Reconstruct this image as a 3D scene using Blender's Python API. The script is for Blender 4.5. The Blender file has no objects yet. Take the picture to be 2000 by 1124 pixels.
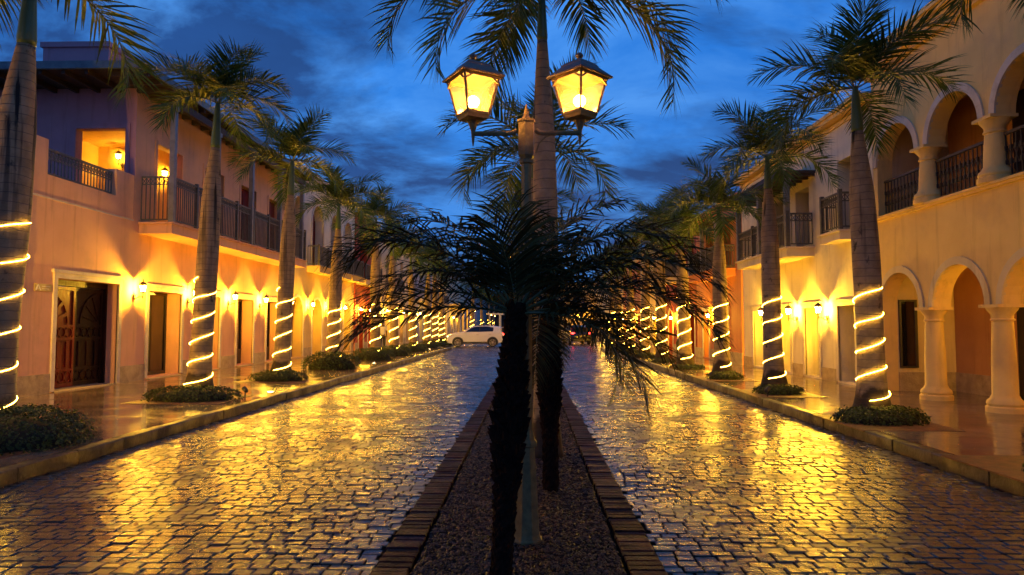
import bpy, math, random
import numpy as np
from math import sin, cos, pi, radians, sqrt, atan2
from mathutils import Vector, Matrix, noise
from mathutils.geometry import tessellate_polygon

# ------------------------------------------------------------------ camera, sky, exposure
scn = bpy.context.scene
COL = scn.collection
cam = bpy.data.cameras.new('camera')
camo = bpy.data.objects.new('camera', cam); COL.objects.link(camo)
cam.sensor_width = 36.0; cam.lens = 36.0 * 1333 / 2000
cam.clip_start = 0.05; cam.clip_end = 2000
camo.location = (0, 0, 1.65)
camo.rotation_euler = (radians(90 + 3.18), 0, math.atan(36 / 1333))
scn.camera = camo
scn.view_settings.view_transform = 'Standard'
scn.view_settings.look = 'None'
scn.view_settings.exposure = 0.76
scn.view_settings.gamma = 1.0
c = scn.cycles
c.use_denoising = True
c.max_bounces = 7; c.diffuse_bounces = 3; c.glossy_bounces = 3; c.transparent_max_bounces = 10
c.transmission_bounces = 3
c.sample_clamp_indirect = 6.0; c.sample_clamp_direct = 0.0
c.blur_glossy = 0.5
c.caustics_reflective = False; c.caustics_refractive = False
c.use_light_tree = True

def build_world():
    w = bpy.data.worlds.new('World'); scn.world = w; w.use_nodes = True
    nt = w.node_tree; N = nt.nodes; L = nt.links; N.clear()
    out = N.new('ShaderNodeOutputWorld'); bg = N.new('ShaderNodeBackground')
    tc = N.new('ShaderNodeTexCoord'); sep = N.new('ShaderNodeSeparateXYZ')
    L.new(tc.outputs['Generated'], sep.inputs[0])
    def math_(op, a, b=None, v=None):
        m = N.new('ShaderNodeMath'); m.operation = op
        if isinstance(a, (int, float)): m.inputs[0].default_value = a
        else: L.new(a, m.inputs[0])
        if b is not None:
            if isinstance(b, (int, float)): m.inputs[1].default_value = b
            else: L.new(b, m.inputs[1])
        return m.outputs[0]
    zc = math_('MAXIMUM', sep.outputs[2], 0.0)
    den = math_('ADD', zc, 0.22)
    u = math_('DIVIDE', sep.outputs[0], den); v = math_('DIVIDE', sep.outputs[1], den)
    cmb = N.new('ShaderNodeCombineXYZ'); L.new(u, cmb.inputs[0]); L.new(v, cmb.inputs[1])
    def noise_(scale, detail, rough, dist, loc, sc=(1, 1, 1), rot=0.0):
        mp = N.new('ShaderNodeMapping'); mp.inputs['Location'].default_value = loc
        mp.inputs['Scale'].default_value = sc; mp.inputs['Rotation'].default_value = (0, 0, rot)
        L.new(cmb.outputs[0], mp.inputs[0])
        n = N.new('ShaderNodeTexNoise'); n.inputs['Scale'].default_value = scale
        n.inputs['Detail'].default_value = detail; n.inputs['Roughness'].default_value = rough
        n.inputs['Distortion'].default_value = dist
        L.new(mp.outputs[0], n.inputs[0]); return n.outputs[0]
    def ramp(x, stops):
        r = N.new('ShaderNodeValToRGB'); L.new(x, r.inputs[0])
        e = r.color_ramp.elements
        while len(e) < len(stops): e.new(0.5)
        for q, (p, col) in zip(e, stops):
            q.position = p; q.color = (*col, 1)
        return r.outputs[0]
    def mix(f, a, b, mode='MIX'):
        m = N.new('ShaderNodeMixRGB'); m.blend_type = mode
        if isinstance(f, (int, float)): m.inputs[0].default_value = f
        else: L.new(f, m.inputs[0])
        for i, q in ((1, a), (2, b)):
            if isinstance(q, tuple): m.inputs[i].default_value = (*q, 1)
            else: L.new(q, m.inputs[i])
        return m.outputs[0]
    # clear blue-hour gradient
    base = ramp(zc, [(0.0, (0.05, 0.20, 0.58)), (0.12, (0.040, 0.24, 0.72)), (0.35, (0.014, 0.18, 0.66)), (0.6, (0.006, 0.13, 0.54)), (1.0, (0.004, 0.10, 0.40))])
    n1 = noise_(1.25, 9, 0.60, 0.35, (2.6, 0.9, 0), (1.0, 1.25, 1), 0.35)
    n2 = noise_(1.7, 7, 0.60, 0.4, (7.1, 3.2, 0), (1.0, 1.3, 1), 0.5)
    n3 = noise_(0.55, 3, 0.5, 0.2, (1.0, 5.2, 0))
    hi = ramp(n2, [(0.44, (0, 0, 0)), (0.72, (1, 1, 1))])
    lightc = mix(hi, base, (0.11, 0.38, 0.92))
    dk = ramp(n1, [(0.43, (0, 0, 0)), (0.58, (1, 1, 1))])
    darkcol = mix(n2, (0.004, 0.028, 0.12), (0.014, 0.08, 0.30))
    skyc = mix(dk, mix(0.75, base, lightc), darkcol)
    big = ramp(n3, [(0.35, (0.72, 0.74, 0.78)), (0.65, (1.12, 1.12, 1.1))])
    skyc = mix(1.0, skyc, big, 'MULTIPLY')
    st = N.new('ShaderNodeTexSky'); st.sky_type = 'NISHITA'; st.sun_disc = False
    st.sun_elevation = radians(1.0); st.sun_rotation = radians(200)
    skyc = mix(0.012, skyc, st.outputs[0], 'ADD')
    L.new(skyc, bg.inputs[0]); bg.inputs[1].default_value = 0.76
    L.new(bg.outputs[0], out.inputs[0])
build_world()
# residual glow of the sun just below the horizon behind the camera (blue hour: hardly any)
sun = bpy.data.lights.new('sun', 'SUN'); suno = bpy.data.objects.new('sun', sun); COL.objects.link(suno)
sun.energy = 0.02; sun.angle = radians(20); sun.color = (0.6, 0.7, 1.0)
suno.rotation_euler = (radians(70), 0, radians(20))

WARM = (1.0, 0.54, 0.035)      # colour of the street's lamps
WARM2 = (1.0, 0.62, 0.22)     # rope lights

# ------------------------------------------------------------------ materials
MATS = {}
def mat(name, col, col2=None, rough=0.6, scale=3.0, bump=0.0, bscale=40.0, spec=0.5, metal=0.0, detail=5,
        coords='Object', rough2=None, rscale=2.0, stain=None, sscale=1.2, coat=0.0, island=0.0, transl=0.0, stretch=None, bdist=0.02):
    if name in MATS: return MATS[name]
    m = bpy.data.materials.new(name); MATS[name] = m; m.use_nodes = True
    nt = m.node_tree; N = nt.nodes; L = nt.links
    p = N['Principled BSDF']
    tc = N.new('ShaderNodeTexCoord')
    src = tc.outputs[coords]
    if coords == 'World':
        pass
    if stretch:
        mp = N.new('ShaderNodeMapping'); mp.inputs['Scale'].default_value = stretch; L.new(src, mp.inputs[0]); src = mp.outputs[0]
    def nz(s, d=detail, r=0.6):
        n = N.new('ShaderNodeTexNoise'); n.inputs['Scale'].default_value = s; n.inputs['Detail'].default_value = d
        n.inputs['Roughness'].default_value = r; L.new(src, n.inputs[0]); return n.outputs[0]
    def rmp(x, a, b, p0=0.35, p1=0.65):
        r = N.new('ShaderNodeMapRange'); L.new(x, r.inputs[0])
        r.inputs[1].default_value = p0; r.inputs[2].default_value = p1
        r.inputs[3].default_value = a; r.inputs[4].default_value = b; return r.outputs[0]
    col2 = col2 or tuple(x * 0.82 for x in col)
    mx = N.new('ShaderNodeMixRGB'); mx.inputs[1].default_value = (*col, 1); mx.inputs[2].default_value = (*col2, 1)
    L.new(rmp(nz(scale), 0, 1), mx.inputs[0]); c_ = mx.outputs[0]
    if stain:
        m2 = N.new('ShaderNodeMixRGB'); m2.inputs[2].default_value = (*stain, 1); L.new(c_, m2.inputs[1])
        L.new(rmp(nz(sscale, 8, 0.7), 0, 0.85, 0.52, 0.72), m2.inputs[0]); c_ = m2.outputs[0]
    if name.endswith('stucco'):        # weathering: faint vertical run marks and blotches
        mp2 = N.new('ShaderNodeMapping'); mp2.inputs['Scale'].default_value = (2.2, 2.2, 0.16); L.new(tc.outputs[coords], mp2.inputs[0])
        n2 = N.new('ShaderNodeTexNoise'); n2.inputs['Scale'].default_value = 2.0; n2.inputs['Detail'].default_value = 6; n2.inputs['Roughness'].default_value = .65; L.new(mp2.outputs[0], n2.inputs[0])
        m4 = N.new('ShaderNodeMixRGB'); m4.blend_type = 'MULTIPLY'; m4.inputs[2].default_value = (.66, .60, .52, 1); L.new(c_, m4.inputs[1])
        L.new(rmp(n2.outputs[0], 0, .75, .54, .72), m4.inputs[0]); c_ = m4.outputs[0]
    if island:
        g = N.new('ShaderNodeNewGeometry'); m3 = N.new('ShaderNodeMixRGB'); m3.blend_type = 'MULTIPLY'; m3.inputs[0].default_value = 1
        cr = N.new('ShaderNodeMapRange'); L.new(g.outputs['Random Per Island'], cr.inputs[0])
        cr.inputs[3].default_value = 1 - island; cr.inputs[4].default_value = 1 + island
        L.new(c_, m3.inputs[1]); L.new(cr.outputs[0], m3.inputs[2]); c_ = m3.outputs[0]
    L.new(c_, p.inputs['Base Color'])
    p.inputs['Roughness'].default_value = rough
    if rough2 is not None: L.new(rmp(nz(rscale, 4), rough, rough2), p.inputs['Roughness'])
    p.inputs['Specular IOR Level'].default_value = spec; p.inputs['Metallic'].default_value = metal
    if coat: p.inputs['Coat Weight'].default_value = coat; p.inputs['Coat Roughness'].default_value = 0.1
    if bump:
        b = N.new('ShaderNodeBump'); b.inputs['Strength'].default_value = bump; b.inputs['Distance'].default_value = bdist
        L.new(nz(bscale, 4), b.inputs['Height']); L.new(b.outputs[0], p.inputs['Normal'])
    if transl:
        t = N.new('ShaderNodeBsdfTranslucent'); L.new(c_, t.inputs[0]); ms = N.new('ShaderNodeMixShader')
        ms.inputs[0].default_value = transl; L.new(p.outputs[0], ms.inputs[1]); L.new(t.outputs[0], ms.inputs[2])
        L.new(ms.outputs[0], N['Material Output'].inputs[0])
    return m
def emit(name, col, strength, sampling='AUTO', clear=False):
    if name in MATS: return MATS[name]
    m = bpy.data.materials.new(name); MATS[name] = m; m.use_nodes = True
    nt = m.node_tree; N = nt.nodes; N.clear()
    e = N.new('ShaderNodeEmission'); e.inputs[0].default_value = (*col, 1); e.inputs[1].default_value = strength
    o = N.new('ShaderNodeOutputMaterial'); 
    if clear:      # clear glass envelope filled with glow: the filament lamp inside shines through it
        t = N.new('ShaderNodeBsdfTransparent'); a = N.new('ShaderNodeAddShader')
        nt.links.new(e.outputs[0], a.inputs[0]); nt.links.new(t.outputs[0], a.inputs[1]); nt.links.new(a.outputs[0], o.inputs[0])
    else: nt.links.new(e.outputs[0], o.inputs[0])
    m.cycles.emission_sampling = sampling
    return m
def glassmat(name, tint=(1, 0.95, 0.85), haze=0.3, hcol=(0.9, 0.75, 0.5)):
    if name in MATS: return MATS[name]
    m = bpy.data.materials.new(name); MATS[name] = m; m.use_nodes = True
    nt = m.node_tree; N = nt.nodes; L = nt.links; N.clear()
    t = N.new('ShaderNodeBsdfTransparent'); t.inputs[0].default_value = (*tint, 1)
    tl = N.new('ShaderNodeBsdfTranslucent'); tl.inputs[0].default_value = (*hcol, 1)
    df = N.new('ShaderNodeBsdfDiffuse'); df.inputs[0].default_value = (*hcol, 1)
    g = N.new('ShaderNodeBsdfGlossy'); g.inputs[1].default_value = 0.12
    nz = N.new('ShaderNodeTexNoise'); nz.inputs['Scale'].default_value = 9; nz.inputs['Detail'].default_value = 5
    mr = N.new('ShaderNodeMapRange'); mr.inputs[1].default_value = .3; mr.inputs[2].default_value = .7
    mr.inputs[3].default_value = haze * 0.7; mr.inputs[4].default_value = haze * 1.3
    L.new(nz.outputs[0], mr.inputs[0])
    a = N.new('ShaderNodeMixShader'); a.inputs[0].default_value = 0.4; L.new(tl.outputs[0], a.inputs[1]); L.new(df.outputs[0], a.inputs[2])
    b = N.new('ShaderNodeMixShader'); L.new(mr.outputs[0], b.inputs[0]); L.new(t.outputs[0], b.inputs[1]); L.new(a.outputs[0], b.inputs[2])
    d = N.new('ShaderNodeMixShader'); d.inputs[0].default_value = 0.05; L.new(b.outputs[0], d.inputs[1]); L.new(g.outputs[0], d.inputs[2])
    o = N.new('ShaderNodeOutputMaterial'); L.new(d.outputs[0], o.inputs[0])
    return m

def trunkmat():
    m = bpy.data.materials.new('royal_trunk'); m.use_nodes = True
    nt = m.node_tree; N = nt.nodes; L = nt.links; p = N['Principled BSDF']
    tc = N.new('ShaderNodeTexCoord')
    def mapping(s):
        mp = N.new('ShaderNodeMapping'); mp.inputs['Scale'].default_value = s; L.new(tc.outputs['Object'], mp.inputs[0]); return mp.outputs[0]
    def nz(src, s, d=5, r=0.6):
        n = N.new('ShaderNodeTexNoise'); n.inputs['Scale'].default_value = s; n.inputs['Detail'].default_value = d; n.inputs['Roughness'].default_value = r
        L.new(src, n.inputs[0]); return n.outputs[0]
    def rmp(x, a, b, p0, p1):
        r = N.new('ShaderNodeMapRange'); L.new(x, r.inputs[0]); r.inputs[1].default_value = p0; r.inputs[2].default_value = p1
        r.inputs[3].default_value = a; r.inputs[4].default_value = b; return r.outputs[0]
    def mix(f, a, b):
        q = N.new('ShaderNodeMixRGB'); L.new(f, q.inputs[0])
        for i, z in ((1, a), (2, b)):
            if isinstance(z, tuple): q.inputs[i].default_value = (*z, 1)
            else: L.new(z, q.inputs[i])
        return q.outputs[0]
    obj = tc.outputs['Object']
    c0 = mix(rmp(nz(obj, 5), 0, 1, .35, .65), (0.36, 0.26, 0.145), (0.24, 0.17, 0.09))
    # ring scars: thin dark lines every ~12 cm, wobbly
    wv = N.new('ShaderNodeTexWave'); wv.bands_direction = 'Z'; wv.wave_profile = 'SAW'
    wv.inputs['Scale'].default_value = 2.6; wv.inputs['Distortion'].default_value = 2.2; wv.inputs['Detail'].default_value = 2; wv.inputs['Detail Scale'].default_value = 0.8
    L.new(obj, wv.inputs[0])
    ring = rmp(wv.outputs['Fac'], 0, 1, 0.90, 0.98)
    c1 = mix(ring, c0, (0.09, 0.07, 0.05))
    # long vertical black water stains
    st = rmp(nz(mapping((3.2, 3.2, 0.16)), 1.6, 4, .55), 0, 1, .555, .60)
    spz = N.new('ShaderNodeSeparateXYZ'); L.new(obj, spz.inputs[0])
    hm = N.new('ShaderNodeMath'); hm.operation = 'MULTIPLY'; L.new(st, hm.inputs[0]); L.new(rmp(spz.outputs[2], 0.12, 1, 2.4, 4.2), hm.inputs[1])
    c2 = mix(hm.outputs[0], c1, (0.022, 0.017, 0.012))
    # blotchy lichen / dark damp patches, denser near the foot
    bl = rmp(nz(mapping((1, 1, 0.6)), 4.5, 8, .68), 0, 0.9, .60, .66)
    c3 = mix(bl, c2, (0.03, 0.024, 0.018))
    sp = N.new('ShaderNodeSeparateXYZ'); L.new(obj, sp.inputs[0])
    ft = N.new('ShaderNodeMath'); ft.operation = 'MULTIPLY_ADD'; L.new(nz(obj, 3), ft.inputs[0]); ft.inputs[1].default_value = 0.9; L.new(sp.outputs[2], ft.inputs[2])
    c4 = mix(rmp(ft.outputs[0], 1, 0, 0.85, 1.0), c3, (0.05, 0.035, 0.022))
    L.new(c4, p.inputs['Base Color']); p.inputs['Roughness'].default_value = 0.7; p.inputs['Specular IOR Level'].default_value = 0.2
    ad = N.new('ShaderNodeMath'); ad.operation = 'SUBTRACT'; L.new(nz(mapping((1, 1, 3)), 14), ad.inputs[0]); L.new(ring, ad.inputs[1])
    b = N.new('ShaderNodeBump'); b.inputs['Strength'].default_value = 0.6; b.inputs['Distance'].default_value = 0.012
    L.new(ad.outputs[0], b.inputs['Height']); L.new(b.outputs[0], p.inputs['Normal'])
    return m

def tilemat():
    m = bpy.data.materials.new('wet_paving'); m.use_nodes = True
    nt = m.node_tree; N = nt.nodes; L = nt.links; p = N['Principled BSDF']
    tc = N.new('ShaderNodeTexCoord'); g = tc.outputs['Object']
    def nz(s, d=5, r=.6, sc=None):
        n = N.new('ShaderNodeTexNoise'); n.inputs['Scale'].default_value = s; n.inputs['Detail'].default_value = d; n.inputs['Roughness'].default_value = r
        L.new(g, n.inputs[0]); return n.outputs[0]
    def rmp(x, a, b, p0, p1):
        r = N.new('ShaderNodeMapRange'); L.new(x, r.inputs[0]); r.inputs[1].default_value = p0; r.inputs[2].default_value = p1
        r.inputs[3].default_value = a; r.inputs[4].default_value = b; return r.outputs[0]
    br = N.new('ShaderNodeTexBrick'); L.new(g, br.inputs[0]); br.inputs['Scale'].default_value = 1.0
    br.inputs['Brick Width'].default_value = 0.62; br.inputs['Row Height'].default_value = 0.41; br.inputs['Mortar Size'].default_value = 0.011
    br.inputs['Color1'].default_value = (0.30, 0.20, 0.12, 1); br.inputs['Color2'].default_value = (0.19, 0.12, 0.07, 1); br.inputs['Mortar'].default_value = (0.05, 0.035, 0.02, 1)
    br.inputs['Mortar Smooth'].default_value = 0.2; br.inputs['Bias'].default_value = 0.0; br.offset = 0.37
    mx = N.new('ShaderNodeMixRGB'); mx.blend_type = 'MULTIPLY'; mx.inputs[0].default_value = 0.8
    L.new(br.outputs['Color'], mx.inputs[1]); cr = N.new('ShaderNodeMapRange'); L.new(nz(2.5, 8, .7), cr.inputs[0]); cr.inputs[1].default_value = .3; cr.inputs[2].default_value = .7; cr.inputs[3].default_value = .45; cr.inputs[4].default_value = 1.25
    L.new(cr.outputs[0], mx.inputs[2]); L.new(mx.outputs[0], p.inputs['Base Color'])
    L.new(rmp(nz(1.3, 4, .6), 0.04, 0.22, .38, .66), p.inputs['Roughness'])
    p.inputs['Specular IOR Level'].default_value = 0.75
    ml = N.new('ShaderNodeMath'); ml.operation = 'MULTIPLY'; L.new(br.outputs['Fac'], ml.inputs[0]); ml.inputs[1].default_value = -1.0
    ad = N.new('ShaderNodeMath'); ad.operation = 'ADD'; L.new(ml.outputs[0], ad.inputs[0]); L.new(nz(7, 4, .6), ad.inputs[1])
    b = N.new('ShaderNodeBump'); b.inputs['Strength'].default_value = 0.35; b.inputs['Distance'].default_value = 0.006
    L.new(ad.outputs[0], b.inputs['Height']); L.new(b.outputs[0], p.inputs['Normal'])
    return m

TRUNK = trunkmat(); TILE = tilemat()
M_COB = mat('wet_cobble', (0.075, 0.050, 0.032), (0.03, 0.02, 0.013), rough=0.14, rough2=0.34, rscale=1.4, scale=5, bump=0.45, bscale=17, spec=0.85, island=0.45, bdist=0.014)
M_GROUT = mat('wet_joint', (0.008, 0.006, 0.005), spec=.1, rough=0.8, bump=0.5, bscale=30, scale=8)
M_KERB = mat('kerb_stone', (0.055, 0.034, 0.02), (0.03, 0.02, 0.012), rough=0.3, rough2=0.6, scale=4, bump=0.6, bscale=14, spec=.4, stain=(0.022, 0.015, 0.01), sscale=2.2)
M_BRICK = mat('edging_brick', (0.055, 0.018, 0.016), (0.016, 0.008, 0.008), rough=0.5, rough2=.7, scale=9, bump=0.8, bscale=35, island=0.7, spec=.12)
M_SOIL = mat('gravel_bed', (0.03, 0.019, 0.012), (0.012, 0.008, 0.005), spec=.15, rough=0.8, scale=30, bump=1.0, bscale=60)
M_PEB = mat('pebble', (0.10, 0.048, 0.022), (0.018, 0.010, 0.006), rough=0.45, scale=14, island=0.95, spec=.25)
M_EARTH = mat('red_earth', (0.16, 0.045, 0.02), (0.07, 0.02, 0.01), rough=0.5, scale=8, bump=.8, bscale=30)
M_PINK = mat('pink_stucco', (0.80, 0.44, 0.235), (0.74, 0.39, 0.21), rough=0.8, scale=1.5, bump=0.25, bscale=70, stain=(0.60, 0.34, 0.19), sscale=0.7)
M_PURP = mat('mauve_stucco', (0.42, 0.22, 0.26), (0.37, 0.19, 0.23), rough=0.8, scale=1.5, bump=0.25, bscale=70)
M_CREAM = mat('cream_stucco', (0.74, 0.57, 0.30), (0.68, 0.51, 0.26), rough=0.8, scale=1.5, bump=0.25, bscale=70, stain=(0.55, 0.42, 0.27), sscale=0.8)
M_WHITE = mat('white_stucco', (0.80, 0.69, 0.47), (0.74, 0.63, 0.42), rough=0.8, scale=1.5, bump=0.25, bscale=70, stain=(0.5, 0.44, 0.36), sscale=0.6)
M_YEL = mat('yellow_stucco', (0.78, 0.54, 0.18), (0.72, 0.48, 0.15), rough=0.8, scale=1.5, bump=0.25, bscale=70, stain=(0.6, 0.42, 0.2), sscale=0.7)
M_OCH = mat('ochre_stucco', (0.84, 0.58, 0.19), (0.78, 0.52, 0.16), rough=0.8, scale=1.5, bump=0.25, bscale=70, stain=(0.66, 0.43, 0.17), sscale=0.8)
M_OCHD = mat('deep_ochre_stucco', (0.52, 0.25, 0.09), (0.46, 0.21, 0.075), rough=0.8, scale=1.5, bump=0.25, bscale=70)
M_TERRA = mat('orange_stucco', (0.72, 0.27, 0.08), (0.64, 0.23, 0.07), rough=0.8, scale=1.5, bump=0.25, bscale=70)
M_RED = mat('dark_red_stucco', (0.42, 0.06, 0.022), (0.34, 0.045, 0.018), rough=0.8, scale=1.5, bump=0.25, bscale=70)
M_BLUEG = mat('blue_grey_stucco', (0.46, 0.42, 0.38), (0.40, 0.36, 0.33), rough=0.8, scale=1.5, bump=0.25, bscale=70)
M_DARKB = mat('dark_far_wall', (0.05, 0.05, 0.06), rough=0.8, scale=2, bump=.2)
M_STONE = mat('coral_stone', (0.50, 0.37, 0.20), (0.36, 0.25, 0.13), rough=0.7, scale=5, bump=0.7, bscale=30, stain=(0.22, 0.15, 0.08), sscale=4)
M_TRIM = mat('pale_trim', (0.66, 0.56, 0.42), (0.58, 0.48, 0.34), rough=0.7, scale=3, bump=0.3, bscale=50, stain=(0.4, 0.3, 0.2), sscale=2)
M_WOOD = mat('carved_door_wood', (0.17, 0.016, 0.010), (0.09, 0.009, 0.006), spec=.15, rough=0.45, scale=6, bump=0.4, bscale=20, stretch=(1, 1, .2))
M_WOODD = mat('dark_and_shaded_door_wood', (0.030, 0.010, 0.007), (0.014, 0.006, 0.004), spec=.12, rough=0.5, scale=6, bump=0.4, bscale=20, stretch=(1, 1, .2))  # dark doors; also carries the painted shade of the right carved leaf
M_DGL = mat('dark_window_glass', (0.012, 0.01, 0.01), rough=0.03, spec=1.0, scale=3)
M_FRAME = mat('dark_frame', (0.04, 0.028, 0.02), rough=0.4, scale=5, bump=.2)
M_RAIL = mat('painted_railing', (0.13, 0.12, 0.085), (0.085, 0.075, 0.055), rough=0.42, scale=10, bump=.2, bscale=60)
M_POST = mat('painted_post', (0.23, 0.22, 0.20), (0.16, 0.15, 0.13), rough=0.4, scale=6, bump=.2)
M_IRON = mat('dark_iron_rail', (0.05, 0.035, 0.025), rough=0.45, scale=10, bump=.2)
M_ROOF = mat('eave_timber', (0.05, 0.03, 0.02), (0.03, 0.018, 0.012), rough=0.7, scale=5, bump=.4)
M_FASC = mat('slate_fascia', (0.10, 0.15, 0.17), (0.06, 0.09, 0.11), rough=0.5, scale=5, bump=.2)
M_LAMP = mat('lamp_post_paint', (0.27, 0.18, 0.07), (0.17, 0.115, 0.045), rough=0.5, scale=12, bump=0.35, bscale=60, spec=.25)
M_LIRON = mat('lantern_iron', (0.05, 0.035, 0.02), rough=0.4, scale=12, bump=.2)
M_LROOF = mat('lantern_roof', (0.15, 0.10, 0.06), (0.08, 0.06, 0.04), rough=0.4, scale=10, bump=.2)
M_SHAFT = mat('crownshaft', (0.10, 0.15, 0.04), (0.07, 0.11, 0.03), rough=0.35, scale=3, bump=.2, stretch=(1, 1, .2))
M_FROND = mat('royal_frond', (0.075, 0.125, 0.024), (0.038, 0.078, 0.015), rough=0.5, scale=2.0, transl=0.25, island=0.4, spec=.25)
M_FROND2 = mat('date_frond', (0.060, 0.055, 0.016), (0.035, 0.028, 0.009), rough=0.6, scale=2.0, transl=0.15, island=0.5, spec=.06)
M_RACH = mat('frond_rib', (0.11, 0.12, 0.045), (0.07, 0.08, 0.03), rough=0.4, scale=6)
M_BOOT = mat('date_palm_trunk', (0.035, 0.015, 0.009), (0.012, 0.006, 0.004), spec=.08, rough=0.9, scale=14, bump=1, bscale=50)
M_LEAF = mat('shrub_leaf', (0.06, 0.085, 0.016), (0.025, 0.042, 0.01), rough=0.48, scale=3, island=0.6, transl=.15, spec=.22)
M_TWIG = mat('shrub_core', (0.012, 0.014, 0.006), rough=0.9, scale=10)
M_CAR = mat('white_car_paint', (0.82, 0.80, 0.78), (0.8, 0.78, 0.76), rough=0.3, scale=3, coat=0.8)
M_CARD = mat('black_car_paint', (0.015, 0.015, 0.018), rough=0.25, scale=3, coat=0.8)
M_RUB = mat('tyre_rubber', (0.015, 0.015, 0.015), rough=0.7, scale=20)
M_ALLOY = mat('alloy_rim', (0.55, 0.5, 0.42), rough=0.3, metal=0.8, scale=5)
M_SKIN = mat('skin', (0.10, 0.05, 0.03), rough=0.5, scale=6)
M_SHIRT = mat('white_shirt', (0.72, 0.68, 0.60), (0.62, 0.58, 0.5), rough=0.85, scale=5, bump=.5, bscale=14)
M_TROU = mat('black_trousers', (0.015, 0.014, 0.016), rough=0.8, scale=5, bump=.3)
M_STRIPE = mat('white_stripe', (0.7, 0.7, 0.7), rough=.8)
M_UMB = mat('umbrella_cloth', (0.02, 0.02, 0.035), rough=0.5, scale=4)
M_BLK = mat('black_plastic', (0.02, 0.02, 0.02), rough=0.4, scale=8)
M_PLQ = mat('plaque_brass', (0.50, 0.36, 0.14), (0.42, 0.3, 0.1), rough=0.4, metal=.2, scale=12)
M_PLW = mat('plaque_white', (0.85, 0.80, 0.66), rough=0.5, scale=4)
M_HAIR = mat('dark_hair', (0.01, 0.008, 0.007), rough=0.7, scale=30)
E_BULB = emit('lantern_bulb', (1.0, 0.66, 0.22), 40.0, 'NONE', True)
E_POSTB = emit('street_lamp_bulb', (1.0, 0.66, 0.25), 60.0, 'NONE', True)
E_ROPE = emit('rope_light', (1.0, 0.54, 0.05), 42.0)
E_BEAD = emit('rope_bead', (1.0, 0.66, 0.19), 5.0, 'NONE')
E_TAIL = emit('tail_lamp', (1.0, 0.03, 0.02), 9.0)
E_HEAD = emit('head_lamp', (1.0, 0.72, 0.3), 5.0)
E_GND = emit('ground_lamp', (1.0, 0.75, 0.4), 25.0)
E_FAR = emit('far_window', (1.0, 0.62, 0.2), 1.6)
G_LAMP = glassmat('lamp_pane', haze=0.10, tint=(.92, .66, .30), hcol=(0.95, 0.62, 0.25))
G_SC = glassmat('sconce_pane', haze=0.55)

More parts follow.
